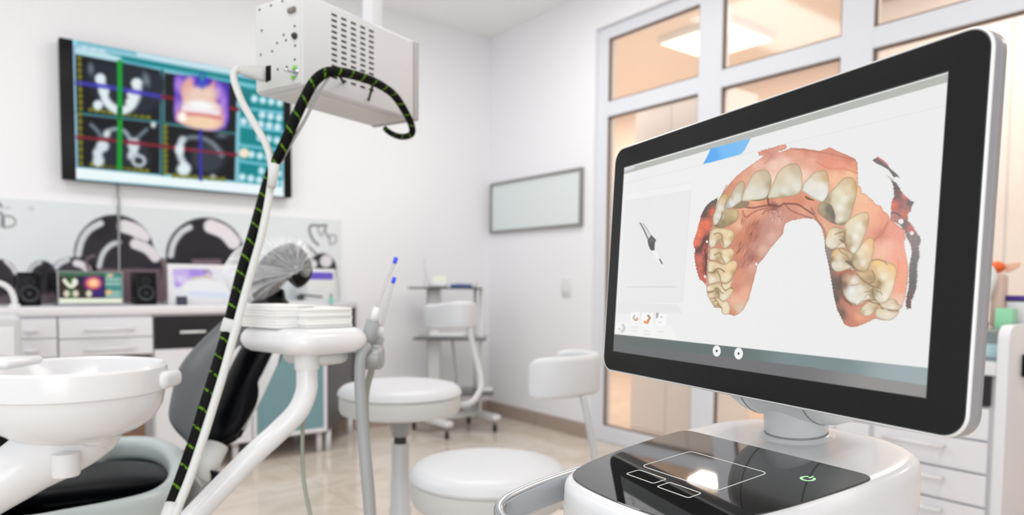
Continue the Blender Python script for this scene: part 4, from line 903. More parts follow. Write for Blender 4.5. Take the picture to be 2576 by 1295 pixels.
B().obox(Pn, dL, dW, UP, (.02, .02, -.003), (bL-.02, bW-.02, .001), .002).build('base_plate', mat('grey_white_plate', (215, 215, 213), .5), t)
k = B(); zc_ = H-(Pn.z+bH)
mid = Pn+dL*bL*.72+dW*bW*.5+UP*bH
k.obox(mid, dL, dW, UP, (-.055, -.03, 0), (.055, .03, .018), .004); k.build('mount_plate', M['whitem'], t)
B().obox(mid, dL, dW, UP, (.01, -.018, .015), (.05, .018, zc_-.02), .005).build('suspension_arm', M['whitem'], t)
B().obox(mid, dL, dW, UP, (-.06, -.08, zc_-.025), (.12, .08, zc_), .01).build('ceiling_mount', M['whitem'], t)
# cables
pA = P(600, 184, 1.50); pB = P(668, 186, 1.475)
t = empty('white_cable', P(640, 600, 1.38), 'white cable plugged into the box end and running down beside the black hose', 'cable')
B().pillow(catmull([P(602, 168, 1.49), P(640, 165, 1.49), P(668, 170, 1.485), P(668, 204, 1.485), P(640, 200, 1.49), P(604, 186, 1.49)], 3, True), (CAM-pA).normalized(), .014, 6, 2.2).build('plug', mat('pale_grey_plug', (192, 192, 190), .4), t)
B().prism([P(668, 166, 1.472), P(682, 164, 1.478), P(682, 202, 1.478), P(668, 208, 1.472)], -ray(675, 190)*.016, .002).build('plug_collar', M['black'], t)
wp = [(602, 172, 1.49), (590, 182, 1.49), (590, 205, 1.485), (612, 262, 1.47), (648, 325, 1.46), (672, 370, 1.45), (684, 425, 1.44), (676, 500, 1.425), (658, 590, 1.40), (640, 655, 1.385), (616, 740, 1.36), (596, 815, 1.33), (566, 925, 1.29), (540, 1010, 1.26), (510, 1105, 1.22), (478, 1200, 1.18), (448, 1275, 1.15), (420, 1350, 1.12)]
B().tube(catmull([P(*q) for q in wp], 5), .0076, 16).build('sheath', M['cream'], t)
t2 = empty('black_hose', P(610, 700, 1.38), 'black braided hose with green flecks looping from under the box', 'hose')
gp = [(968, 323, 1.80), (985, 336, 1.79), (1010, 344, 1.77), (1034, 338, 1.74), (1036, 318, 1.72), (1020, 282, 1.68), (990, 238, 1.63), (945, 208, 1.57), (895, 190, 1.52), (850, 181, 1.475), (818, 184, 1.455), (790, 206, 1.445), (766, 248, 1.44), (742, 300, 1.44), (716, 360, 1.44), (692, 412, 1.445)]
B().tube(catmull([P(*q) for q in gp], 6), [.0068+.0042*min(1, i/60) for i in range((len(gp)-1)*6+1)], 16, uvk=28).build('upper_hose', M['stripe'], t2)
gp = [(692, 412, 1.445), (676, 450, 1.45), (656, 520, 1.435), (638, 585, 1.41), (612, 670, 1.385), (592, 750, 1.36), (570, 840, 1.33), (548, 915, 1.30), (522, 1000, 1.265), (492, 1100, 1.225), (458, 1200, 1.185), (434, 1265, 1.16), (415, 1330, 1.13)]
B().tube(catmull([P(*q) for q in gp], 6), .0108, 16, uvk=28).build('lower_hose', M['stripe'], t2)
B().tube([P(694, 412, 1.43), P(688, 432, 1.43), P(683, 470, 1.42)], [.008, .0105, .0085], 14).build('splitter', M['cream'], t)
gp = [(830, 192, 1.46), (800, 235, 1.45), (768, 300, 1.45), (735, 355, 1.45), (705, 405, 1.445), (692, 425, 1.44)]
B().tube(catmull([P(*q) for q in gp], 5), [.0022+.003*i/25 for i in range(26)], 10).build('grey_lead', M['mgrey'], t2)
for (x, y, d_, z_) in ((581, 820, 1.335, .018),):
    v1 = (P(x-8, y+28, d_)-P(x, y, d_)).normalized(); sx = v1.cross(ray(x, y)).normalized()
    B().obox(P(x, y, d_), sx, v1, sx.cross(v1), (-.017, -.013, -.013), (.018, .013, .013), .003).build('clip', M['cream'], t2)
q = P(432, 1290, 1.15); v1 = (P(420, 1330, 1.13)-q).normalized(); sx = v1.cross(ray(432, 1290)).normalized()
B().tube([P(438, 1268, 1.155), P(428, 1296, 1.145), P(410, 1350, 1.12)], .0145, 18).build('end_sleeve', M['cream'], t2)
B().tube([P(850, 182, 1.50), Pn+dL*.12+UP*.034], .003, 8).build('hose_tie', M['dark'], t2); B().tube([P(940, 206, 1.60), Pn+dL*.20+UP*.012], .003, 8).build('hose_tie', M['dark'], t2)

# ================= SMALL THINGS BEHIND THE BASIN =================
q = P(-34, 1090, 2.45)
t = empty('waste_bin', (q.x, q.y, 0), 'black round waste bin at the left edge, half hidden behind the basin arm', 'bin')
B().lathe([(0, 0), (.10, 0), (.105, .01), (.125, .52), (.12, .52), (.10, .015), (0, .015)], (q.x, q.y, 0), 32).build('bucket', M['black'], t)
B().lathe([(.121, .518), (.13, .52), (.13, .535), (.121, .537)], (q.x, q.y, 0), 32).build('rim', M['rubber'], t)
t = empty('wooden_stool', (-2.55, -.28, 0), 'small brown wooden stool tucked into the knee space under the worktop', 'stool')
wm_ = mat('brown_wood', (150, 112, 88), .5, var=.2, bscale=6)
B().box((-2.68, -.42, .585), (-2.45, -.14, .61), .006).build('seat', wm_, t)
for x in (-2.665, -2.465):
    for y in (-.405, -.155): B().box((x-.014, y-.014, 0), (x+.014, y+.014, .585), .003, 1).build('leg', wm_, t)
B().box((-2.665, -.415, .2), (-2.465, -.395, .23), .003, 1).build('stretcher', wm_, t)
q0 = W(581, 768, 1, -.44); q1 = W(583, 748, 1, -.44)
t = empty('syringe', (q0.x, -.44, .871), 'tiny upright aqua tube with a blue cap beside the white monitor', 'tube')
B().cyl((q0.x, -.44, .871), (q1.x, -.44, q1.z), .008, 16).build('barrel', mat('aqua_plastic', (170, 214, 226), .3), t)
B().cyl((q1.x, -.44, q1.z), (q1.x+.004, -.44, q1.z+.018), .010, 16, .004).build('cap', M['blue'], t)
# ================= SCANNER CART =================
psi = math.radians(5.5); th = math.radians(5.5)
cA = -V((math.sin(psi), math.cos(psi), 0)); cB0 = V((math.cos(psi), -math.sin(psi), 0)); cB = cB0*math.cos(th)+UP*math.sin(th); cN = cA.cross(cB)
if cN.z < 0: cN = -cN
CO = V((-2.33, -3.85, .80))
def L(x, y, z=0): return CO+cA*x+cB*y+cN*z
cart = empty('scanner_cart', (CO.x, CO.y, 0), 'white intraoral scanner cart with a large tilted touchscreen in the foreground', 'scanner cart')
hx = .034
half = [(0, .138), (.05, .136), (.09, .125), (.120, .103), (.138, .07), (.1455, .03), (.1465, -.02), (.1455, -.08), (.142, -.13), (.133, -.18), (.118, -.222), (.095, -.249), (.05, -.266), (0, -.270)]
full = [(hx+x, y) for x, y in half]+[(hx-x, y) for x, y in half[-2:0:-1]]
full = [(v.x, v.y) for v in catmull([(x, y, 0) for x, y in full], 5, True)]
def scl(f, d_): # inset outline
    n = len(f); out = []
    for i in range(n):
        a_, b_ = V((*f[i-1], 0)), V((*f[(i+1) % n], 0)); t_ = (b_-a_).normalized(); nn_ = V((t_.y, -t_.x, 0)); c_ = V((*f[i], 0))
        if (V((hx, -.06, 0))-c_).dot(nn_) < 0: nn_ = -nn_
        q = c_+nn_*d_; out.append((q.x, q.y))
    return out
k = B(); rings = []
for ins, dz in ((.060, .000), (.020, .000), (.012, -.0004), (.006, -.0022), (.002, -.006), (0, -.012), (-.0005, -.03), (-.0005, -.060)):
    o_ = scl(full, ins); rings.append([k.bm.verts.new(L(x, y, dz if dz > -.02 else -.012)+(UP*(dz+.012) if dz <= -.02 else V())) for x, y in o_])
for i in range(len(rings)-1):
    for j in range(len(full)): k.bm.faces.new((rings[i][j], rings[i][(j+1) % len(full)], rings[i+1][(j+1) % len(full)], rings[i+1][j]))
k.bm.faces.new(rings[0]); bmesh.ops.recalc_face_normals(k.bm, faces=k.bm.faces[:]); k.build('top_cover', M['gloss'], cart, ang=50)
k = B(); rings = []
for ins, zz in ((.0035, -.0595), (.001, -.0615), (0, -.064), (.002, -.30), (.01, -.42), (.03, -.46)):
    o_ = scl(full, ins)
    if zz > -.2: rings.append([k.bm.verts.new(L(x, y, -.012)+UP*(zz+.012)) for x, y in o_])
    else: rings.append([k.bm.verts.new(V((L(x, y).x, L(x, y).y, .80+zz))) for x, y in o_])
for i in range(len(rings)-1):
    for j in range(len(full)): k.bm.faces.new((rings[i][j], rings[i][(j+1) % len(full)], rings[i+1][(j+1) % len(full)], rings[i+1][j]))
k.bm.faces.new(rings[0]); k.bm.faces.new(rings[-1]); bmesh.ops.recalc_face_normals(k.bm, faces=k.bm.faces[:]); lowr = k.build('lower_body', M['gloss'], cart, ang=50)
# service door line on the right side
def side(s_, dz):   # point on the right side wall, s_ = local y
    x = np.interp(-s_, [-q[1] for q in half], [q[0] for q in half])+hx
    return L(x+.0006, s_, -.012)+UP*(dz+.012)
B().tube(catmull([side(-.012, -.20), side(-.012, -.09), side(-.012, -.065), side(-.018, -.05), side(-.03, -.044), side(-.06, -.042), side(-.16, -.041)], 5), .0009, 6).build('door_seam', M['silver'], cart)
ctr = L(hx, -.05); B().lathe([(0, .02), (.055, .02), (.05, .10), (.045, .36), (0, .36)], (ctr.x, ctr.y, 0), 28).build('column', M['pgrey'], cart)
for i in range(4):
    a_ = PI/4+i*PI/2; dd = V((math.cos(a_), math.sin(a_), 0)); lg = B().tube([V((ctr.x, ctr.y, .10)), V((ctr.x, ctr.y, .095))+dd*.28], [.035, .022], 14).build('leg', M['white'], cart)
    B().lathe([(0, -.014), (.034, -.012), (.038, 0), (.034, .012), (0, .014)], n=20, mtx=Matrix.Translation(V((ctr.x, ctr.y, .038))+dd*.27) @ Matrix.Rotation(PI/2, 4, dd)).build('caster', M['rubber'], lg)
# black touch panel
ph = [(0, -.0095), (.06, -.0095), (.112, -.0095), (.126, -.011), (.1335, -.016), (.1360, -.025), (.1352, -.06), (.1315, -.11), (.1255, -.155), (.1165, -.195), (.107, -.220), (.094, -.237), (.074, -.247), (.045, -.2525), (0, -.255)]
pf = [(hx+x, y) for x, y in ph]+[(hx-x, y) for x, y in ph[-2:0:-1]]
pf = [(v.x, v.y) for v in catmull([(x, y, 0) for x, y in pf], 3, True)]
tp = B().prism([L(x, y, -.001) for x, y in pf], cN*.0022, .0004, 1).build('touch_panel', M['blackg'], cart)
def outline(x0, y0, x1, y1, r_, nm):
    pts = [L(x, y, .0014) for x, y in rrect(abs(x1-x0), abs(y1-y0), r_, 5, (x0+x1)/2, (y0+y1)/2)]
    k = B(); N = len(pts)
    for i in range(N): k.obox(pts[i], (pts[(i+1) % N]-pts[i]).normalized(), cN.cross((pts[(i+1) % N]-pts[i]).normalized()), cN, (-.0002, -.0005, -.0002), ((pts[(i+1) % N]-pts[i]).length+.0002, .0005, .0001))
    k.build(nm, M['line'], tp)
outline(-.027, -.0785, .0875, -.1600, .007, 'trackpad_outline'); outline(-.0185, -.1715, .0265, -.1915, .003, 'button_outline'); outline(.0360, -.1760, .0820, -.1955, .003, 'button_outline')
k = B(); q = (.127, -.064); R_ = .0072
for i in range(29):
    a0_ = math.radians(118+i*10.4-0) ; a1_ = math.radians(118+(i+1)*10.4)
    pr = [L(q[0]+r_*math.cos(a_), q[1]+r_*math.sin(a_), .0013) for r_, a_ in ((R_*.72, a0_), (R_*1.1, a0_), (R_*1.1, a1_), (R_*.72, a1_))]
    k.bm.faces.new([k.bm.verts.new(p_) for p_ in pr])
k.obox(L(*q, .0013), cA, cB, cN, (-.001, .002, 0), (.001, .0095, .0002)); k.build('power_mark', M['led'], tp)
# aluminium handle
hp = [(hx-.118, -.165, -.020), (hx-.124, -.20, -.022), (hx-.126, -.245, -.024), (hx-.122, -.290, -.026), (hx-.112, -.322, -.028), (hx-.09, -.340, -.03), (hx-.05, -.349, -.031), (hx, -.352, -.031), (hx+.05, -.349, -.031), (hx+.09, -.340, -.03), (hx+.112, -.322, -.028), (hx+.122, -.290, -.026), (hx+.126, -.245, -.024), (hx+.124, -.20, -.022), (hx+.118, -.165, -.020)]
hpts = catmull([L(*p_) for p_ in hp], 5); sec = rrect(.013, .036, .006, 4); k = B(); rings = []
for i, p_ in enumerate(hpts):
    tt = (hpts[min(i+1, len(hpts)-1)]-hpts[max(i-1, 0)]).normalized(); sd = tt.cross(cN).normalized(); rings.append([k.bm.verts.new(p_+sd*x+cN*y) for x, y in sec])
for i in range(len(rings)-1):
    for j in range(len(sec)): k.bm.faces.new((rings[i][j], rings[i][(j+1) % len(sec)], rings[i+1][(j+1) % len(sec)], rings[i+1][j]))
bmesh.ops.recalc_face_normals(k.bm, faces=k.bm.faces[:]); k.build('handle', M['metal'], cart, ang=50)
# neck
nx_, ny_ = .016, .069
nm = fr(L(nx_, ny_, 0), cA, cB, cN)
B().lathe([(.0, .004), (.0405, .004), (.0435, .002), (.048, -.001), (.056, -.003)], n=48, mtx=nm).build('neck_fillet', M['gloss'], cart)
B().lathe([(0, .0046), (.039, .0046), (.039, .006), (0, .006)], n=48, mtx=nm).build('neck_gap', M['mgrey'], cart)
B().lathe([(0, .006), (.038, .006), (.039, .0075), (.039, .03), (.037, .05), (0, .05)], n=48, mtx=nm).build('neck', M['white'], cart)
# monitor frame
rd = V((-.2401, -.9707, .0128)).normalized(); dn = V((-.0519, .0288, -.9982)); dn = (dn-rd*dn.dot(rd)).normalized(); bk = dn.cross(rd).normalized()
if bk.x < 0: bk = -bk
MT = P(1550.5, 381, 1.087); MW, MH = .5703, .3392
def Mo(x, y, z=0): return MT+rd*x+dn*y+bk*z
def onM(px, py, dz=0):
    r = ray(px, py); s_ = (MT+bk*dz-CAM).dot(bk)/r.dot(bk); q_ = CAM+r*s_-MT; return q_.dot(rd), q_.dot(dn)
hub = Mo(MW*.47, MH+.004, .075); hc = L(nx_, ny_, .052)
k = B(); mt = fr(hc+UP*.022, UP, cA.cross(UP), cA)
k.lathe([(0, -.082), (.040, -.081), (.052, -.074), (.058, -.060), (.060, -.04), (.060, .04), (.058, .060), (.052, .074), (.040, .081), (0, .082)], n=56, mtx=fr(hc+UP*.03, UP, UP.cross(cA), cA)); k.build('tilt_drum', M['white'], cart, ang=50)
for s_ in (-1, 1): B().lathe([(.0598, s_*.0455-.0008), (.0604, s_*.0455-.0005), (.0604, s_*.0455+.0005), (.0598, s_*.0455+.0008)], n=56, mtx=fr(hc+UP*.03, UP, UP.cross(cA), cA)).build('drum_seam', M['mgrey'], cart)
mcx = Mo(MW*.47, MH*.72, .028)
B().tube([hc+UP*.05, (hc+UP*.05+mcx)/2+UP*.02, mcx], [.035, .035, .04], 24).build('monitor_arm', M['white'], cart)
mo = B(); oc = rrect(MW, MH, .020, 8, MW/2, MH/2); n = len(oc); rings = []
def ins_(d_):
    return rrect(MW-2*d_, MH-2*d_, max(.020-d_, .004), 8, MW/2, MH/2)
for d_, z in ((.0004, .0006), (-.0014, -.0002), (-.0022, .0006), (-.0024, .002), (-.0024, .0102), (-.0018, .0106), (-.0018, .0110), (-.0024, .0114), (-.0022, .0175), (.0005, .0215), (.006, .0245), (.03, .028), (.08, .031)):
    rings.append([mo.bm.verts.new(Mo(x, y, z)) for x, y in ins_(d_)])
for i in range(len(rings)-1):
    for j in range(n): mo.bm.faces.new((rings[i][j], rings[i][(j+1) % n], rings[i+1][(j+1) % n], rings[i+1][j]))
mo.bm.faces.new(rings[-1]); mo.bm.faces.new(rings[0][::-1]); bmesh.ops.recalc_face_normals(mo.bm, faces=mo.bm.faces[:])
hous = mo.build('monitor_housing', M['silver'], cart, ang=40)
k = B(); rings = [[k.bm.verts.new(Mo(x, y, z)) for x, y in ins_(d_)] for d_, z in ((.0002, .0008), (-.0012, -.0006), (-.0020, .0000), (-.0027, .0014), (-.0027, .0022))]
for i in range(4):
    for j in range(n): k.bm.faces.new((rings[i][j], rings[i][(j+1) % n], rings[i+1][(j+1) % n], rings[i+1][j]))
bmesh.ops.recalc_face_normals(k.bm, faces=k.bm.faces[:]); k.build('white_rim', M['white'], hous)
k = B(); k.bm.faces.new([k.bm.verts.new(Mo(x, y, -.0006)) for x, y in ins_(.0001)][::1]); bmesh.ops.recalc_face_normals(k.bm, faces=k.bm.faces[:])
k.bm.normal_update()
if k.bm.faces[:][0].normal.dot(bk) > 0: bmesh.ops.reverse_faces(k.bm, faces=k.bm.faces[:])
k.build('bezel', M['bezel'], hous)
cs = [onM(1576, 420), onM(2398.3, 180.5), onM(2319.3, 997.5), onM(1540.5, 882)]
sx0 = (cs[0][0]+cs[3][0])/2; sx1 = (cs[1][0]+cs[2][0])/2; sy0 = (cs[0][1]+cs[1][1])/2; sy1 = (cs[2][1]+cs[3][1])/2
print('screen rect', [tuple(round(v, 4) for v in c_) for c_ in cs])
def paint_scan(c):
    A = (1730, 350, .19305); Bb = (1730, 560, .19305); C_ = (1930, 350, .19305); D = (2070, 370, .19305); E = (2060, 580, .19305); G = (1700, 330, .40146)
    c.poly([(1560, 428), (2420, 174), (2420, 196), (1560, 441)], (184, 186, 182), smooth=False, soft=1)
    c.poly([(1570, 424), (1598, 415), (1596, 424), (1570, 431)], (214, 214, 220), smooth=False, soft=1)
    c.poly([(1500, 836.5), (1547, 840), (1660, 852), (2327, 924.5), (2420, 934), (2400, 1080), (1500, 1000)], [(1560, 860, (98, 106, 104)), (1800, 880, (96, 112, 110)), (2050, 905, (122, 140, 140)), (2300, 945, (160, 174, 176))], smooth=False, soft=.8)  # bar lightens rightwards: gloss reflection partly painted into its colour
    c.poly([(1500, 859.5), (1541, 864), (1660, 876.5), (2050, 925), (2321, 968), (2400, 980), (2400, 1080), (1500, 1000)], [(1560, 880, (104, 106, 108)), (1900, 920, (112, 112, 114)), (2300, 985, (150, 148, 146))], smooth=False, soft=1)  # lower bar also carries some painted reflection towards the right
    c.stroke([(1570, 462), (1730, 423), (1904, 379), (2392, 262)], 1.2, (226, 227, 226), soft=1, smooth=False)
    c.poly([(300, 122), (420, 92), (620, 40), (822, -14), (745, 135), (722, 168), (690, 195), (640, 212), (300, 302), (200, 324), (240, 250), (270, 190)], [(300, 200, (88, 172, 244)), (500, 120, (116, 190, 250)), (740, 80, (126, 192, 244))], A, smooth=False, soft=.8)
    T5 = (1500, 400, .43243)
    c.poly([(172, 208), (555, 130), (500, 832), (130, 826)], (236, 236, 236), T5, smooth=False, soft=1); c.stroke([(555, 130), (500, 832), (130, 826)], 1, (226, 226, 226), T5, smooth=False); c.poly([(172, 208), (555, 138), (552, 178), (170, 240)], (243, 243, 243), T5, smooth=False)
    c.poly([(128, 830), (470, 845), (500, 900), (110, 900)], (233, 233, 233), T5, smooth=False, soft=2)
    T6 = (1540, 500, .29326)
    c.poly([(236, 205), (262, 208), (328, 308), (306, 352)], (224, 224, 222), T6, smooth=False); c.stroke([(240, 208), (270, 262), (308, 345)], 3.2, (112, 112, 112), T6); c.stroke([(264, 212), (298, 258), (326, 308)], 1.6, (150, 150, 150), T6)
    c.poly([(303, 358), (334, 308), (378, 352), (366, 380), (362, 440), (350, 450), (330, 438), (312, 400)], [(340, 340, (100, 98, 98)), (335, 420, (76, 74, 74))], T6, smooth=False, soft=.8)
    c.poly([(340, 452), (372, 448), (404, 510), (440, 580), (430, 590), (388, 530)], (245, 245, 244), T6); c.stroke([(408, 518), (428, 556)], 3.6, (112, 112, 112), T6, soft=.6)
    c.stroke([(135, 755), (545, 755)], 2.6, (212, 214, 212), T6, soft=1)
    c.poly([(30, 1058), (480, 1085), (512, 1100), (556, 1206), (22, 1160)], (246, 246, 245), T6, smooth=False)
    for q_ in ([(158, 970), (238, 968), (234, 1066), (150, 1068)], [(254, 970), (358, 978), (348, 1108), (250, 1100)], [(374, 978), (474, 984), (464, 1098), (366, 1094)]): c.poly(q_, (250, 250, 250), T6, smooth=False); c.stroke(q_+[q_[0]], .6, (226, 226, 226), T6, smooth=False, soft=.7)
    c.stroke([(192, 1000), (182, 1020), (196, 1040)], 3, (150, 155, 150), T6); c.stroke([(198, 1040), (215, 1038), (214, 1022)], 4, (232, 140, 90), T6)
    c.stroke([(308, 1002), (322, 1020), (306, 1045)], 5, (170, 140, 95), T6); c.stroke([(312, 1040), (300, 1062), (280, 1056)], 6, (238, 140, 90), T6)
    c.poly([(376, 978), (398, 976), (394, 1020), (376, 1024)], (170, 174, 172), T6, smooth=False); c.ell(424, 1014, 5, 5, (120, 124, 122), T6); c.stroke([(395, 1058), (420, 1060)], 2, (205, 206, 206), T6)
    for x, y in ((190, 1128), (295, 1132), (298, 1160), (412, 1138), (190, 1100)): c.stroke([(x-24, y), (x+26, y+3)], 2.4, (224, 225, 228), T6)
    c.stroke([(92, 1082), (104, 1110), (84, 1138)], 7, (206, 208, 208), T6); c.ell(62, 1116, 5, 5, (120, 122, 122), T6)
    for x, y, rx_, ry_ in ((1803, 882.5, 10.2, 14), (1858, 889, 10.9, 14.8)):
        c.ell(x, y, rx_, ry_, (246, 246, 246), soft=.7); c.ell(x, y, 1.6, 3.4, (40, 40, 42), soft=.6); c.ell(x, y, 3, 1.5, (60, 60, 62), soft=.6)
    # detached fragments of the scan
    c.poly([(264, 415), (253, 470), (240, 520), (228, 580), (214, 640), (208, 700), (200, 800), (192, 900), (190, 966), (168, 938), (150, 928), (142, 905), (128, 860), (118, 800), (116, 768), (124, 750), (112, 722), (110, 690), (126, 650), (142, 590), (158, 530), (182, 480), (212, 445)],
        [(245, 440, (96, 92, 88)), (200, 480, (98, 88, 84)), (175, 515, (100, 80, 74)), (228, 500, (228, 110, 80)), (190, 580, (238, 118, 86)), (150, 640, (236, 125, 92)), (125, 700, (232, 122, 92)), (195, 680, (120, 62, 58)), (150, 745, (110, 66, 60)), (180, 760, (205, 110, 100)), (145, 800, (214, 112, 94)), (160, 860, (212, 110, 90)), (185, 860, (110, 60, 54)), (175, 920, (205, 105, 92)), (200, 780, (100, 56, 50))], G, nz=.06, rag=1, smooth=False, soft=.8)
    c.stroke([(188, 660), (160, 720), (130, 755)], 5, (92, 66, 60), G, soft=2); c.stroke([(182, 740), (190, 830), (190, 900)], 3, (96, 50, 46), G, soft=1.5)
    dg = (118, 112, 110)
    c.poly([(645, 170), (715, 126), (760, 160), (845, 232), (880, 282), (962, 346), (1010, 410), (965, 385), (925, 395), (860, 300), (780, 252), (700, 212)], dg, D, smooth=False, rag=.6, soft=.7); c.stroke([(712, 135), (770, 172), (840, 232)], 4.5, (206, 128, 128), D, soft=1)
    c.poly([(830, 362), (900, 420), (960, 470), (1010, 550), (1040, 598), (1100, 660), (1150, 698), (1190, 712), (1160, 768), (1150, 830), (1108, 872), (1108, 960), (1160, 1010), (1222, 1112), (1272, 1180), (1276, 1240), (1250, 1300), (1262, 1420), (1230, 1540), (1230, 1700), (1215, 1850), (1175, 1960), (1150, 2000), (1150, 2100), (1100, 2110), (1078, 2070), (1090, 1950), (1120, 1820), (1120, 1600), (1130, 1520), (1150, 1400), (1140, 1290), (1100, 1200), (1060, 1090), (1000, 1010), (950, 980), (870, 950), (890, 860), (888, 760), (905, 680), (930, 640), (916, 500), (880, 410)],
        [(950, 520, (112, 106, 104)), (980, 640, (128, 108, 106)), (940, 760, (226, 124, 104)), (1010, 760, (166, 118, 114)), (1060, 800, (178, 130, 124)), (1070, 640, (215, 130, 124)), (1140, 720, (120, 112, 110)), (950, 900, (190, 140, 134)), (1060, 870, (214, 130, 112)), (1060, 1000, (130, 120, 118)), (1160, 1060, (212, 128, 124)), (1120, 1150, (150, 140, 138)), (1220, 1200, (146, 138, 136)), (1190, 1500, (128, 124, 122)), (1180, 1800, (116, 112, 110)), (1120, 2040, (124, 96, 94))], D, smooth=False, rag=1.4, soft=.8, nz=.05)
    c.stroke([(895, 855), (960, 862), (1010, 905)], 2.4, (92, 84, 78), D, soft=1)
    # gum
    gum = [(515, 132), (540, 120), (600, 105), (650, 88), (690, 82), (696, 104), (660, 124), (640, 122), (650, 134), (720, 106), (800, 108), (860, 118), (905, 124), (968, 100), (1010, 124), (1080, 152), (1122, 172), (1138, 196), (1142, 340), (1160, 350), (1166, 388), (1182, 390), (1220, 420), (1240, 440), (1256, 462), (1285, 465), (1300, 500), (1330, 520), (1342, 552), (1380, 580), (1430, 620), (1440, 680), (1446, 760), (1456, 860), (1452, 950), (1440, 1030), (1420, 1100), (1385, 1140), (1340, 1182), (1290, 1185), (1252, 1172), (1190, 1202), (1130, 1225), (1090, 1226), (1058, 1212), (1040, 1175), (1012, 1120), (990, 1030), (972, 920), (958, 840), (935, 740), (932, 680), (915, 610), (898, 580), (858, 545), (800, 545), (722, 560), (684, 580), (672, 640), (640, 680), (600, 725), (570, 770), (512, 840), (500, 890), (482, 960), (458, 1050), (425, 1115), (400, 1142), (370, 1156), (330, 1146), (300, 1140), (285, 1110), (240, 1102), (212, 1050), (195, 1000), (190, 930), (200, 820), (205, 730), (215, 640), (228, 560), (245, 490), (275, 430), (296, 384), (330, 340), (370, 290), (425, 245), (480, 205), (540, 165), (550, 152), (522, 152)]
    an = [(560, 125, (222, 150, 130)), (680, 95, (238, 160, 140)), (600, 150, (214, 150, 132)), (700, 130, (224, 156, 132)), (820, 130, (222, 148, 126)), (900, 150, (226, 148, 124)), (980, 125, (224, 145, 128)), (1080, 175, (214, 138, 112)), (1120, 220, (232, 158, 126)), (680, 190, (244, 205, 186)), (780, 165, (232, 170, 146)), (620, 210, (246, 206, 186)), (860, 190, (240, 176, 150)), (960, 190, (232, 150, 124)), (1040, 215, (238, 160, 132)), (1000, 290, (248, 196, 158)), (1090, 270, (248, 200, 160)), (450, 230, (226, 164, 140)), (500, 205, (238, 190, 168)), (400, 290, (228, 158, 130)), (440, 300, (234, 176, 148)), (340, 350, (216, 146, 118)), (300, 400, (196, 140, 110)), (330, 400, (222, 150, 118)), (600, 300, (250, 214, 196)), (800, 280, (250, 212, 192)),
          (500, 440, (238, 168, 132)), (560, 450, (226, 150, 116)), (640, 440, (238, 164, 130)), (700, 430, (224, 146, 118)), (780, 440, (216, 140, 112)), (840, 425, (232, 156, 126)), (430, 490, (236, 170, 136)), (520, 500, (238, 170, 142)), (460, 540, (226, 150, 122)), (400, 590, (240, 186, 150)), (620, 470, (130, 80, 70)), (600, 560, (206, 152, 138)), (640, 560, (222, 170, 154)), (660, 500, (206, 146, 132)), (740, 510, (214, 150, 132)), (800, 490, (234, 168, 142)), (840, 530, (220, 156, 136)), (880, 500, (222, 150, 120)), (900, 560, (232, 168, 138)), (920, 600, (236, 180, 150)), (560, 620, (196, 146, 132)), (600, 660, (224, 176, 158)), (500, 600, (182, 112, 92)), (450, 610, (196, 118, 92)), (480, 660, (176, 108, 90)), (420, 660, (212, 134, 100)), (440, 730, (186, 118, 98)), (500, 720, (196, 140, 124)), (540, 740, (226, 182, 164)), (470, 790, (170, 110, 96)), (400, 760, (216, 140, 110)), (420, 830, (196, 128, 108)), (480, 850, (222, 168, 148)), (400, 900, (222, 146, 118)), (440, 920, (212, 150, 126)), (380, 980, (214, 140, 116)), (430, 1010, (236, 176, 148)), (380, 1060, (240, 184, 158)), (400, 1110, (222, 200, 176)), (350, 1140, (214, 140, 108)),
          (1170, 420, (250, 196, 158)), (1180, 520, (250, 196, 160)), (1230, 480, (250, 186, 152)), (1260, 560, (246, 180, 150)), (1300, 560, (240, 164, 136)), (1290, 640, (218, 144, 124)), (1340, 620, (240, 164, 144)), (1390, 640, (244, 166, 150)), (1330, 720, (250, 190, 172)), (1300, 760, (248, 196, 168)), (1400, 760, (250, 176, 156)), (1430, 850, (252, 172, 146)), (1390, 900, (248, 176, 140)), (1400, 980, (246, 170, 140)), (1340, 1060, (244, 192, 162)), (1400, 1060, (244, 204, 180)), (945, 760, (150, 140, 132)), (965, 860, (120, 116, 110)), (985, 960, (100, 98, 92)), (1005, 1050, (92, 88, 82)), (1020, 860, (210, 120, 98)), (1030, 960, (104, 88, 76)), (1050, 1060, (196, 128, 110)), (1100, 1050, (222, 148, 128)), (1090, 1120, (216, 142, 122)), (1040, 1140, (120, 96, 84)), (1150, 1160, (232, 164, 132)), (1100, 1210, (206, 130, 110))]
    c.poly(gum, an, G, smooth=False, rag=.9, soft=.8, nz=.015, edge=((150, 96, 76), 1.6, .45))
    br = (104, 60, 48); bn = (140, 84, 66)
    for pts, w_, cc, al in (([(720, 108), (900, 130), (1000, 150), (1120, 182)], 4, (176, 116, 92), .5), ([(880, 190), (930, 220), (980, 235), (1060, 235), (1130, 262)], 4, (226, 132, 106), .7), ([(575, 405), (580, 450), (590, 465)], 4, br, .9), ([(415, 470), (480, 480), (540, 470), (600, 462), (650, 470), (680, 455), (760, 458), (800, 480), (860, 520)], 3.4, br, .85), ([(420, 500), (440, 540), (500, 500), (580, 480)], 2.6, bn, .8),
        ([(680, 450), (720, 495), (780, 520), (850, 545)], 3, (150, 92, 78), .8), ([(850, 480), (880, 545), (930, 620), (945, 700)], 5, (150, 112, 98), .7), ([(545, 520), (560, 500), (600, 490)], 2.5, bn, .7), ([(1330, 570), (1290, 640), (1230, 690)], 6, (196, 124, 108), .6), ([(560, 130), (600, 150), (560, 200)], 4, (196, 128, 110), .5), ([(1390, 800), (1395, 880), (1360, 960)], 4, (240, 150, 118), .6),
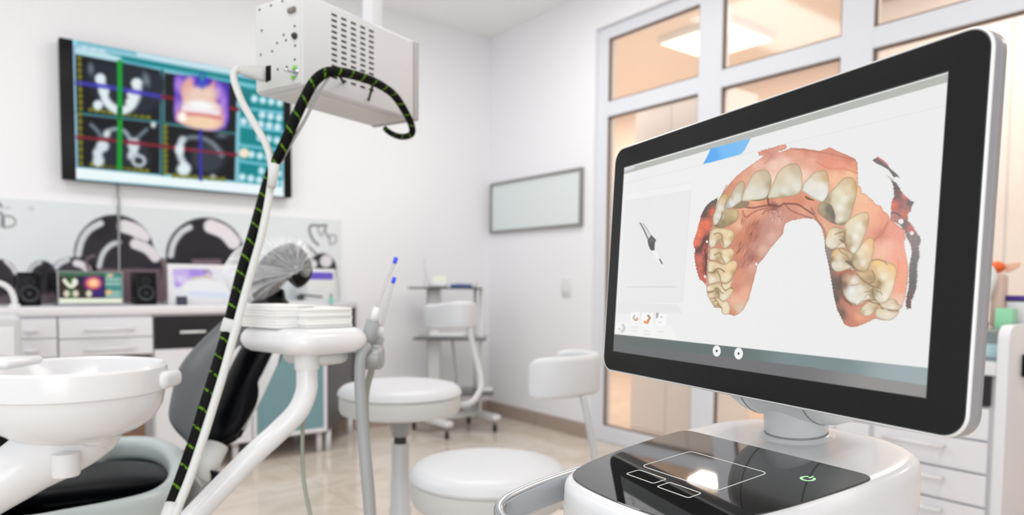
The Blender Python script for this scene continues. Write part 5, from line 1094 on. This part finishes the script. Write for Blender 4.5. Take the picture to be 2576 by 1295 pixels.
        ([(320, 340), (280, 420), (246, 500), (226, 600)], 3, (150, 104, 80), .6)): c.stroke(pts, w_, cc, G, alpha=al, soft=2.2)
    rnd = random.Random(7)
    for i in range(46):   # folds of the palate
        x = rnd.uniform(420, 545); y = rnd.uniform(500, 900); x -= (y-500)*.12; l_ = rnd.uniform(25, 75); a_ = rnd.uniform(1.75, 2.15)
        c.stroke([(x, y), (x+l_*math.cos(a_)*.6, y+l_*.5), (x+l_*math.cos(a_), y+l_*math.sin(a_))], rnd.uniform(1.5, 3.2), rnd.choice([(120, 66, 54), (150, 88, 72), (232, 168, 144), (214, 146, 122)]), G, alpha=rnd.uniform(.35, .75), soft=1.4, taper=True)
    for i in range(26): c.ell(rnd.uniform(590, 680), rnd.uniform(500, 560), rnd.uniform(2, 5), rnd.uniform(2, 5), rnd.choice([(245, 220, 210), (150, 96, 84), (230, 190, 176)]), G, soft=.8, alpha=.6)
    for x, y in ((505, 832), (183, 910), (1108, 870), (196, 692)): c.ell(x, y, 7, 9, (244, 242, 238), G, soft=1)
    for x, y, r_ in ((1018, 968, 34), (1160, 1120, 26)): c.ell(x, y, r_, r_, (248, 244, 242), D, soft=1)
    c.poly([(1110, 128), (1160, 115), (1200, 200), (1212, 300), (1180, 400), (1160, 430), (1140, 330), (1122, 250)], (246, 246, 245), E, smooth=False, rag=1)
    # teeth
    eg = ((132, 108, 74), 1.7, .62); tp_ = (206, 196, 172); wh = (234, 234, 226); iv = (240, 228, 200)
    def tooth(pts, T, an_, e=eg): c.poly(pts, an_, T, edge=e, soft=.8)
    tooth([(690, 832), (740, 815), (820, 850), (880, 940), (890, 1060), (920, 1112), (840, 1090), (760, 1040), (690, 980), (655, 930), (668, 870)], C_, [(700, 880, (186, 168, 138)), (720, 960, (176, 158, 130)), (800, 920, (120, 112, 98)), (860, 1000, (112, 108, 102)), (800, 1030, (150, 136, 114))])
    tooth([(585, 895), (640, 850), (700, 805), (790, 815), (800, 850), (740, 890), (660, 902)], A, [(650, 870, (150, 134, 108)), (740, 850, (156, 132, 106))])
    c.poly([(500, 740), (560, 770), (620, 800), (540, 790), (500, 765)], (110, 84, 50), C_)
    c.poly([(830, 795), (1000, 770), (1040, 745), (1030, 775), (940, 803), (860, 803)], (120, 108, 78), A)
    tooth([(330, 1090), (328, 1010), (368, 900), (400, 800), (440, 732), (486, 705), (530, 745), (500, 820), (487, 890), (540, 905), (640, 912), (662, 960), (650, 1040), (600, 1090), (520, 1132), (430, 1160), (370, 1152), (340, 1122)], A, [(480, 740, (214, 176, 128)), (440, 820, (226, 208, 174)), (430, 900, (234, 230, 222)), (400, 1000, (236, 234, 228)), (370, 1080, (230, 226, 214)), (480, 960, (180, 164, 128)), (560, 930, (200, 176, 134)), (620, 980, (214, 188, 142)), (540, 1040, (186, 162, 118)), (460, 1080, (150, 132, 92)), (560, 1090, (160, 138, 98)), (400, 1135, (140, 122, 84))])
    c.stroke([(455, 960), (425, 1050), (385, 1118), (350, 1122)], 2.4, (112, 96, 62), A, alpha=.7, soft=1.6)
    tooth([(495, 845), (540, 760), (600, 650), (650, 580), (700, 545), (745, 572), (738, 640), (712, 720), (702, 800), (640, 850), (590, 887), (530, 902), (490, 900), (484, 872)], A, [(700, 570, (206, 180, 146)), (660, 640, (206, 192, 164)), (640, 760, (226, 224, 214)), (570, 840, (232, 232, 226)), (520, 860, (184, 188, 180)), (560, 740, (196, 180, 150))])
    tooth([(705, 782), (722, 705), (768, 610), (820, 500), (880, 430), (960, 398), (1030, 400), (1070, 450), (1090, 520), (1090, 590), (1066, 670), (1036, 742), (1000, 772), (920, 790), (830, 797), (760, 807), (710, 802)], A, [(980, 420, (206, 186, 156)), (880, 500, (222, 204, 174)), (1040, 500, (206, 190, 160)), (940, 600, (220, 212, 190)), (860, 660, (228, 222, 206)), (980, 700, (226, 222, 208)), (800, 740, (232, 228, 214)), (740, 770, (224, 222, 204)), (1070, 580, (180, 166, 134))])
    tooth([(8, 748), (40, 660), (90, 540), (130, 450), (190, 380), (270, 330), (350, 314), (402, 330), (442, 400), (457, 480), (457, 600), (440, 670), (400, 712), (330, 737), (200, 757), (80, 768), (18, 768)], C_, [(340, 340, (206, 182, 150)), (220, 400, (228, 208, 178)), (400, 420, (208, 194, 164)), (300, 520, (232, 222, 198)), (160, 560, (220, 206, 178)), (380, 620, (232, 230, 218)), (220, 680, (232, 230, 216)), (100, 700, (222, 220, 200)), (200, 745, (186, 178, 140)), (340, 715, (206, 204, 178))])
    tooth([(455, 656), (482, 570), (560, 480), (620, 430), (700, 405), (762, 410), (796, 480), (805, 580), (805, 680), (776, 762), (736, 812), (690, 814), (600, 772), (520, 716), (465, 682)], C_, [(720, 420, (214, 184, 144)), (640, 480, (226, 208, 178)), (770, 500, (208, 180, 138)), (600, 600, (236, 232, 218)), (700, 620, (240, 238, 230)), (520, 660, (232, 232, 224)), (720, 760, (238, 238, 232)), (640, 740, (228, 228, 218))])
    tooth([(728, 825), (762, 770), (820, 690), (900, 610), (960, 540), (1030, 495), (1112, 500), (1152, 560), (1172, 650), (1156, 760), (1122, 880), (1092, 1000), (1040, 1085), (970, 1122), (915, 1112), (880, 1072), (884, 1000), (862, 920), (830, 860), (770, 832)], C_, [(1070, 510, (216, 184, 140)), (1000, 560, (222, 200, 164)), (1140, 620, (212, 176, 130)), (1060, 640, (232, 216, 184)), (940, 700, (236, 226, 200)), (1000, 780, (240, 234, 214)), (880, 800, (226, 214, 188)), (940, 900, (242, 238, 222)), (1100, 860, (196, 178, 142)), (960, 1050, (240, 234, 216)), (1050, 1000, (206, 192, 166)), (900, 960, (222, 208, 184)), (790, 790, (176, 158, 128)), (980, 1105, (150, 136, 110))])
    tooth([(275, 270), (284, 170), (310, 105), (360, 72), (450, 70), (560, 90), (602, 122), (612, 170), (590, 240), (542, 300), (486, 336), (444, 300), (402, 265), (352, 310), (300, 322)], Bb, [(340, 110, (234, 218, 184)), (320, 250, (238, 232, 214)), (310, 190, (222, 206, 172)), (430, 170, (206, 178, 130)), (460, 120, (238, 220, 180)), (540, 160, (244, 222, 176)), (500, 260, (242, 234, 206)), (580, 200, (206, 170, 118)), (420, 240, (186, 158, 112)), (480, 310, (226, 212, 176))])
    c.stroke([(345, 150), (400, 135), (440, 160), (448, 220), (470, 290)], 3, (150, 120, 78), Bb, alpha=.75, soft=1.5); c.stroke([(360, 280), (400, 235), (430, 220)], 2.4, (160, 132, 92), Bb, alpha=.7, soft=1.4)
    tooth([(288, 352), (350, 325), (440, 340), (500, 338), (562, 328), (606, 370), (602, 430), (562, 500), (502, 542), (452, 532), (382, 500), (320, 490), (285, 462)], Bb, [(340, 370, (232, 214, 178)), (310, 450, (238, 230, 210)), (420, 390, (206, 178, 134)), (480, 380, (240, 222, 184)), (560, 380, (238, 212, 166)), (490, 470, (242, 232, 202)), (400, 470, (190, 164, 120)), (580, 450, (206, 170, 118))])
    c.stroke([(350, 420), (400, 395), (430, 400), (440, 450), (480, 520)], 3, (150, 120, 80), Bb, alpha=.75, soft=1.5)
    tooth([(268, 510), (340, 500), (420, 528), (480, 540), (560, 498), (632, 500), (642, 570), (602, 680), (542, 762), (490, 787), (432, 770), (370, 780), (290, 802), (262, 760), (262, 600)], Bb, [(300, 540, (236, 218, 180)), (290, 610, (240, 228, 200)), (350, 640, (176, 150, 106)), (400, 560, (232, 210, 168)), (470, 620, (232, 208, 164)), (540, 580, (242, 216, 172)), (600, 560, (240, 206, 156)), (520, 700, (242, 226, 190)), (320, 740, (242, 232, 208)), (400, 700, (220, 198, 158)), (460, 740, (240, 226, 196)), (600, 650, (200, 162, 112))])
    c.stroke([(275, 650), (340, 645), (380, 600), (430, 605), (480, 640)], 3.2, (132, 104, 66), Bb, alpha=.8, soft=1.5); c.stroke([(380, 620), (415, 690), (430, 760)], 3, (146, 118, 78), Bb, alpha=.7, soft=1.5)
    tooth([(248, 832), (300, 805), (382, 785), (442, 785), (500, 792), (562, 758), (592, 740), (562, 830), (592, 870), (582, 920), (522, 992), (462, 1022), (420, 1000), (380, 970), (290, 992), (260, 950), (246, 880)], Bb, [(280, 860, (240, 230, 204)), (340, 830, (222, 200, 160)), (400, 820, (224, 204, 164)), (480, 840, (238, 222, 186)), (540, 800, (240, 220, 182)), (440, 880, (236, 222, 190)), (470, 970, (242, 232, 206)), (550, 900, (232, 212, 172)), (380, 900, (150, 122, 80)), (320, 900, (226, 208, 170)), (300, 960, (232, 212, 178))])
    for pts in ([(260, 900), (330, 890), (385, 850), (430, 900), (460, 920)], [(440, 790), (450, 840), (490, 885)], [(360, 850), (400, 900), (410, 970)], [(490, 885), (560, 850), (590, 860)], [(270, 915), (330, 900)]): c.stroke(pts, 2.6, (134, 106, 68), Bb, alpha=.75, soft=1.4)
    tooth([(288, 998), (350, 980), (410, 990), (460, 1025), (512, 1020), (548, 1080), (553, 1150), (530, 1190), (470, 1196), (440, 1160), (430, 1100), (362, 1106), (330, 1060), (300, 1030)], Bb, [(330, 1010, (222, 200, 164)), (400, 1010, (238, 222, 190)), (380, 1070, (196, 170, 128)), (470, 1070, (240, 226, 196)), (500, 1150, (238, 222, 190)), (350, 1080, (226, 208, 172))])
    for pts in ([(330, 1030), (380, 1020), (400, 1060), (440, 1110)], [(350, 985), (370, 1010)], [(360, 1080), (400, 1075)]): c.stroke(pts, 2.4, (140, 112, 72), Bb, alpha=.75, soft=1.3)
    tooth([(90, 182), (84, 120), (108, 30), (140, -25), (240, -45), (330, -10), (352, 60), (342, 130), (300, 170), (240, 216), (180, 240), (120, 222)], E, [(130, 20, (240, 212, 168)), (120, 160, (238, 232, 216)), (200, 60, (238, 228, 202)), (180, 180, (232, 224, 204)), (300, 40, (206, 182, 144)), (270, 120, (220, 206, 176)), (330, 100, (150, 128, 98))])
    c.stroke([(210, 50), (270, 25), (320, 20), (345, 70), (350, 150)], 3, (136, 112, 80), E, alpha=.75, soft=1.5); c.stroke([(280, 120), (320, 150), (350, 200)], 5, (112, 96, 76), E, alpha=.7, soft=2)
    tooth([(225, 225), (280, 165), (330, 160), (352, 220), (300, 225)], E, [(260, 210, (236, 222, 196)), (330, 190, (232, 218, 190))])
    tooth([(160, 452), (154, 340), (185, 262), (240, 230), (310, 235), (390, 270), (452, 302), (442, 380), (432, 440), (470, 484), (380, 500), (290, 532), (220, 532), (175, 492)], E, [(190, 290, (232, 190, 140)), (250, 250, (238, 190, 150)), (190, 440, (236, 230, 214)), (260, 340, (232, 220, 192)), (280, 440, (236, 228, 206)), (350, 360, (196, 170, 132)), (400, 320, (206, 184, 148)), (410, 420, (130, 110, 84)), (380, 470, (238, 228, 204)), (160, 380, (150, 126, 96))])
    c.stroke([(260, 240), (300, 290), (370, 330), (385, 380), (350, 400)], 2.8, (150, 124, 88), E, alpha=.7, soft=1.5); c.stroke([(360, 400), (420, 440), (460, 480)], 5, (112, 94, 70), E, alpha=.75, soft=2)
    tooth([(438, 332), (470, 290), (540, 200), (610, 110), (700, 98), (717, 200), (702, 320), (672, 430), (612, 527), (550, 527), (480, 492), (438, 430)], E, [(640, 130, (244, 200, 150)), (700, 180, (244, 196, 148)), (600, 220, (244, 226, 190)), (540, 300, (242, 226, 196)), (640, 330, (232, 206, 170)), (580, 420, (246, 236, 214)), (640, 440, (220, 196, 166)), (460, 350, (176, 156, 122)), (500, 430, (206, 190, 158)), (560, 510, (206, 182, 146))])
    tooth([(382, -138), (452, -188), (552, -238), (632, -238), (657, -178), (642, -78), (612, 22), (572, 130), (522, 230), (462, 302), (410, 272), (360, 190), (342, 90), (352, -10), (330, -60)], E, [(600, -200, (232, 206, 164)), (500, -170, (238, 218, 180)), (420, -120, (240, 222, 186)), (620, -100, (206, 176, 136)), (520, -60, (242, 238, 222)), (420, -20, (232, 222, 196)), (480, 80, (244, 242, 232)), (390, 100, (206, 186, 152)), (560, 80, (226, 210, 180)), (450, 240, (240, 236, 220)), (400, 200, (186, 164, 130))])
    tooth([(300, 702), (302, 610), (345, 555), (430, 512), (480, 520), (600, 530), (650, 450), (700, 388), (790, 370), (900, 408), (985, 450), (1015, 520), (995, 640), (972, 750), (922, 870), (852, 940), (770, 937), (700, 902), (620, 912), (520, 967), (430, 957), (350, 872), (308, 790)], E, [(420, 540, (186, 120, 96)), (340, 600, (176, 140, 112)), (320, 700, (130, 100, 80)), (390, 620, (214, 180, 150)), (450, 650, (240, 238, 228)), (430, 780, (240, 242, 238)), (440, 890, (236, 234, 222)), (540, 760, (236, 230, 212)), (560, 560, (224, 190, 152)), (640, 520, (206, 172, 134)), (600, 660, (186, 160, 124)), (680, 620, (180, 150, 112)), (760, 420, (250, 208, 144)), (720, 500, (226, 190, 146)), (800, 500, (248, 222, 176)), (840, 600, (248, 238, 212)), (960, 480, (248, 206, 150)), (980, 600, (246, 212, 168)), (940, 700, (246, 234, 206)), (700, 700, (196, 172, 134)), (780, 680, (176, 150, 110)), (860, 860, (246, 240, 224)), (800, 880, (232, 222, 200)), (700, 820, (166, 146, 112)), (620, 850, (238, 232, 214)), (900, 780, (240, 230, 206)), (520, 930, (238, 234, 218))])
    for pts, w_ in (([(490, 560), (570, 640), (640, 690), (710, 730), (800, 750)], 3.4), ([(690, 520), (725, 590), (715, 660), (650, 690)], 3), ([(710, 730), (700, 800), (720, 880), (770, 935)], 3), ([(730, 770), (800, 800), (820, 830)], 2.4), ([(410, 710), (470, 710), (520, 690)], 1.6), ([(520, 960), (560, 920), (640, 905), (720, 900)], 2), ([(600, 800), (660, 790), (710, 760)], 2), ([(700, 880), (640, 830), (600, 870)], 1.6), ([(780, 660), (800, 700), (760, 730)], 2.6), ([(690, 385), (760, 378), (850, 400), (890, 440)], 2.4)): c.stroke(pts, w_, (140, 114, 78), E, alpha=.72, soft=1.5)
    tooth([(518, 1062), (570, 985), (640, 930), (720, 905), (792, 950), (770, 1000), (700, 1082), (622, 1115), (560, 1095)], E, [(600, 1000, (238, 226, 200)), (560, 1060, (206, 178, 142)), (640, 1080, (242, 232, 210)), (700, 960, (222, 204, 170)), (740, 1000, (196, 172, 136))])
    tooth([(785, 962), (860, 930), (930, 888), (1000, 900), (1032, 950), (1085, 985), (1022, 1032), (960, 1047), (880, 1022), (820, 1002)], E, [(850, 950, (232, 216, 190)), (950, 910, (232, 212, 180)), (960, 1000, (240, 232, 216)), (1040, 990, (226, 206, 180)), (1010, 930, (206, 180, 150))])
    tooth([(738, 1062), (760, 1012), (850, 1022), (960, 1052), (1042, 1062), (1002, 1122), (930, 1167), (850, 1162), (780, 1142), (738, 1112)], E, [(800, 1050, (232, 216, 184)), (900, 1080, (240, 230, 208)), (860, 1140, (232, 222, 206)), (980, 1090, (234, 220, 198))])
    c.stroke([(640, 905), (700, 935), (790, 960), (820, 1005), (900, 1030), (1040, 1045)], 2.6, (120, 92, 66), E, alpha=.75, soft=1.4); c.stroke([(850, 1018), (890, 1032)], 1.6, (250, 248, 244), E)
    c.stroke([(700, 590), (770, 700)], 3, (240, 228, 200), E, alpha=.0)
    for pts in ([(1046, 735), (1030, 690)], [(455, 480), (445, 660)]): c.stroke(pts, 1.5, (216, 184, 140), C_, alpha=.8)
    c.stroke([(520, 965), (640, 1010), (560, 1060)], 1, (200, 140, 120), E, alpha=.4); c.stroke([(470, 960), (330, 900), (290, 820)], 4, (110, 80, 62), E, alpha=.55, soft=2.5)
    c.stroke([(285, 560), (275, 700), (330, 870), (420, 970)], 4, (110, 84, 66), E, alpha=.6, soft=2.5)
SM = screenmat('scan_picture', .93, .16, .3)
panel_grid('screen', Mo(sx0, sy0, -.0009), Mo(sx1, sy0, -.0009), Mo(sx0, sy1, -.0009), 820, 520, paint_scan, (240, 241, 240), SM, hous)
fz = .0012; k = B()
for x0_, x1_, y0_, y1_ in ((sx0-fz, sx0, sy0-fz, sy1+fz), (sx1, sx1+fz*.6, sy0-fz, sy1+fz), (sx0, sx1, sy0-fz, sy0), (sx0, sx1, sy1, sy1+fz*.6)):
    k.bm.faces.new([k.bm.verts.new(Mo(x, y, -.0008)) for x, y in ((x0_, y0_), (x0_, y1_), (x1_, y1_), (x1_, y0_))])
k.build('screen_edge', mat('screen_edge_grey', (84, 88, 88), .3), hous)
# ================= RIGHT CABINET =================
XC = -.50; zt_ = W(2533, 822, 0, XC)[2]+.004
yE0 = W(2502, 1000, 0, XC)[1]; yE1 = yE0-.034
t = empty('side_cabinet', (XC+.2, yE0+.4, 0), 'white drawer cabinet with a rounded end panel along the right wall behind the scanner', 'cabinet')
k = B(); ro = .045
prof = [(XC, 0)]+[(XC+ro-ro*math.cos(a_), zt_-ro+ro*math.sin(a_)) for a_ in [PI/2*i/8 for i in range(9)]]+[(-.08, zt_), (-.08, 0)]
k.prism([(x, yE1, z) for x, z in prof], (0, yE0-yE1, 0), .004, 2); k.build('end_panel', M['lam'], t)
za = W(2490, 913, 0, XC)[2]; zb_ = W(2490, 945, 0, XC)[2]; zc1 = W(2495, 1027, 0, XC)[2]; zg = [W(2494, y, 0, XC)[2] for y in (1114, 1199, 1284)]
yL = W(1960, 1050, 0, XC)[1]
B().box((XC+.02, yE0, .08), (-.08, yL, za-.01), .002, 1).build('carcass', M['lam'], t)
B().box((XC, yE0, zb_), (-.08, yL, za), .003, 1).build('counter', M['whitem'], t)
zz = [zb_, zc1]+zg+[zg[-1]-.112, .1]
ncol = [(yE0+.002, (yE0+yL)/2), ((yE0+yL)/2+.004, yL-.022)]
for y0_, y1_ in ncol:
    for i in range(len(zz)-1):
        dk_ = i == 0
        dw = B().box((XC, y0_+.012, zz[i+1]+.004), (XC+.02, y1_-.004, zz[i]-.004), .0015, 1).build('drawer', M['blackl'] if dk_ else M['lam'], t)
        if not dk_ and zz[i]-zz[i+1] > .06 and i >= 2:
            zh = zz[i]-.035; ym = y0_+.13
            kk = B(); kk.tube([(XC-.03, ym, zh), (XC-.03, ym+.2, zh)], .007, 10)
            for yy in (ym+.01, ym+.19): kk.tube([(XC-.03, yy, zh), (XC+.002, yy, zh)], .006, 8)
            kk.build('handle', M['whitem'], dw)
zs_ = W(2470, 826, 0, XC+.06)[2]
B().box((XC+.03, yE0, zs_-.008), (-.08, yL, zs_), .001, 1).build('glass_shelf', M['shelfglass'], t)
B().box((-.11, yE0, za), (-.08, yL, zs_-.008), .002, 1).build('back_panel', M['pgrey'], t)
B().box((XC, yL-.02, 0), (-.08, yL, zs_), .002, 1).build('end_panel', M['lam'], t)
B().pillow([V((XC+.12, yE0+.10+y, za+.03+z)) for y, z in rrect(.16, .05, .02, 5)], (-1, 0, 0), .03).build('glove_box', mat('aqua_film', (205, 230, 234), .4), label='pale aqua pack on the counter under the glass shelf of the right cabinet', cat='pack', o=(XC+.12, yE0+.1, za))
bh = W(2576, 890, 1, yE1); bh2 = W(2568, 948, 1, yE1)
B().box((bh2[0], yE1-.02, bh2[2]), (bh2[0]+.12, yE1, bh[2]), .004).build('wall_holder', M['black'], t)
# items on the glass shelf
def itm(px, py, X): return W(px, py, 0, X)
X1 = XC+.16
c_ = itm(2455, 812, X1); t = empty('curing_light', (X1, c_[1], zs_), 'white curved handheld device upright on a black base behind the monitor edge', 'device')
B().box((X1-.03, c_[1]-.03, zs_), (X1+.03, c_[1]+.035, zs_+.02), .006).build('base', M['black'], t)
B().tube(catmull([V((X1, c_[1]+.01, zs_+.015)), itm(2462, 765, X1), itm(2478, 730, X1), itm(2492, 695, X1), itm(2484, 672, X1)], 6), [.022+.006*math.sin(i/24*PI)-.008*(i/24) for i in range(25)], 20).build('handpiece', M['white'], t)
c_ = itm(2515, 780, X1+.06); xq = X1+.06
t = empty('dispenser', (xq, c_[1], zs_), 'translucent pink dispenser with a bright orange oval cap on the right cabinet', 'dispenser')
ya_, yb_ = itm(2532, 700, xq)[1], itm(2500, 700, xq)[1]; zt2 = itm(2515, 690, xq)[2]
B().box((xq-.03, ya_, zs_), (xq+.03, yb_, zt2), .012, 3).build('body', mat('pale_pink_plastic', (226, 200, 186), .35, alpha=.75), t)
cy_, cz_ = (itm(2507, 672, xq)[1], itm(2507, 672, xq)[2]); ry_ = abs(itm(2532, 672, xq)[1]-itm(2482, 672, xq)[1])/2
B().pillow([V((xq-.01, cy_+ry_*math.cos(a_), cz_+.022*math.sin(a_))) for a_ in [2*PI*i/28 for i in range(28)]], (-1, 0, 0), .03).build('cap', M['orange'], t)
bl = [itm(2530, 664, xq), itm(2550, 661, xq), itm(2566, 660, xq), itm(2562, 672, xq), itm(2545, 682, xq), itm(2528, 686, xq)]
B().prism(bl, (.012, 0, 0), .003).build('spout', M['orangel'], t)
c_ = itm(2530, 796, X1); B().box((X1-.02, itm(2552, 790, X1)[1], zs_), (X1+.03, itm(2508, 790, X1)[1], itm(2520, 775, X1)[2]), .003).build('mint_box', M['green'], label='small mint green box on the glass shelf of the right cabinet', cat='box', o=c_)
t = empty('container', (X1+.1, itm(2556, 800, X1+.1)[1], zs_), 'white container with a dark purple lid at the right edge', 'container'); xr_ = X1+.1
ya_, yb_ = itm(2596, 800, xr_)[1], itm(2536, 800, xr_)[1]; zt3 = itm(2560, 757, xr_)[2]; zt4 = itm(2560, 743, xr_)[2]
B().box((xr_-.04, ya_+.004, zs_), (xr_+.05, yb_-.004, zt3), .006).build('tub', M['whitem'], t); B().box((xr_-.043, ya_, zt3), (xr_+.053, yb_, zt4), .004).build('lid', M['purple'], t)
# ================= CAMERA AND LIGHT =================
cd = bpy.data.cameras.new('camera'); cam = bpy.data.objects.new('camera', cd); col.objects.link(cam)
cam.matrix_world = fr(CAM, _R, _U, -_F); cd.sensor_width = 36; cd.sensor_fit = 'HORIZONTAL'; cd.lens = 36*FPX/2576; cd.shift_y = (PPY-647.5)/2576; cd.clip_start = .02
cd.dof.use_dof = True; cd.dof.focus_distance = .80; cd.dof.aperture_fstop = 4.0
S.camera = cam
wl_ = bpy.data.worlds.new('world'); S.world = wl_; wl_.use_nodes = True; wl_.node_tree.nodes['Background'].inputs[0].default_value = (.95, .975, 1, 1); wl_.node_tree.nodes['Background'].inputs[1].default_value = 1.12
def area(name, loc, size, power, colr=(1, 1, 1), rot=(0, 0, 0), sy=None):
    l = bpy.data.lights.new(name, 'AREA'); l.energy = power; l.color = colr; l.shape = 'RECTANGLE'; l.size = size; l.size_y = sy or size
    o = bpy.data.objects.new(name, l); col.objects.link(o); o.location = loc; o.rotation_euler = rot; return o
for x, y, p_ in ((-3.6, -1.5, 11), (-1.3, -1.5, 21), (-3.6, -3.9, 13), (-1.4, -3.9, 15)): area('ceiling_panel_light', (x, y, H-.02), 1.2, p_, (1, .995, .99), sy=.6)
area('back_fill_light', (-4.9, -6.6, 1.55), 2.4, 50, (.95, .98, 1), (PI/2, 0, 0), 2.2)  # added fill at the open back, no window there; evens walls and ceiling
for x, y in ((1.25, .9), (1.25, -1.1), (.8, -2.9), (.8, -4.6)): area('corridor_light', (x, y, H-.08), .5, {.9: 44, -1.1: 26}.get(y, 18), (1, .93, .86))
S.view_settings.view_transform = 'Standard'; S.view_settings.look = 'None'; S.view_settings.exposure = 0; S.view_settings.gamma = 1; S.view_settings.use_curve_mapping = False
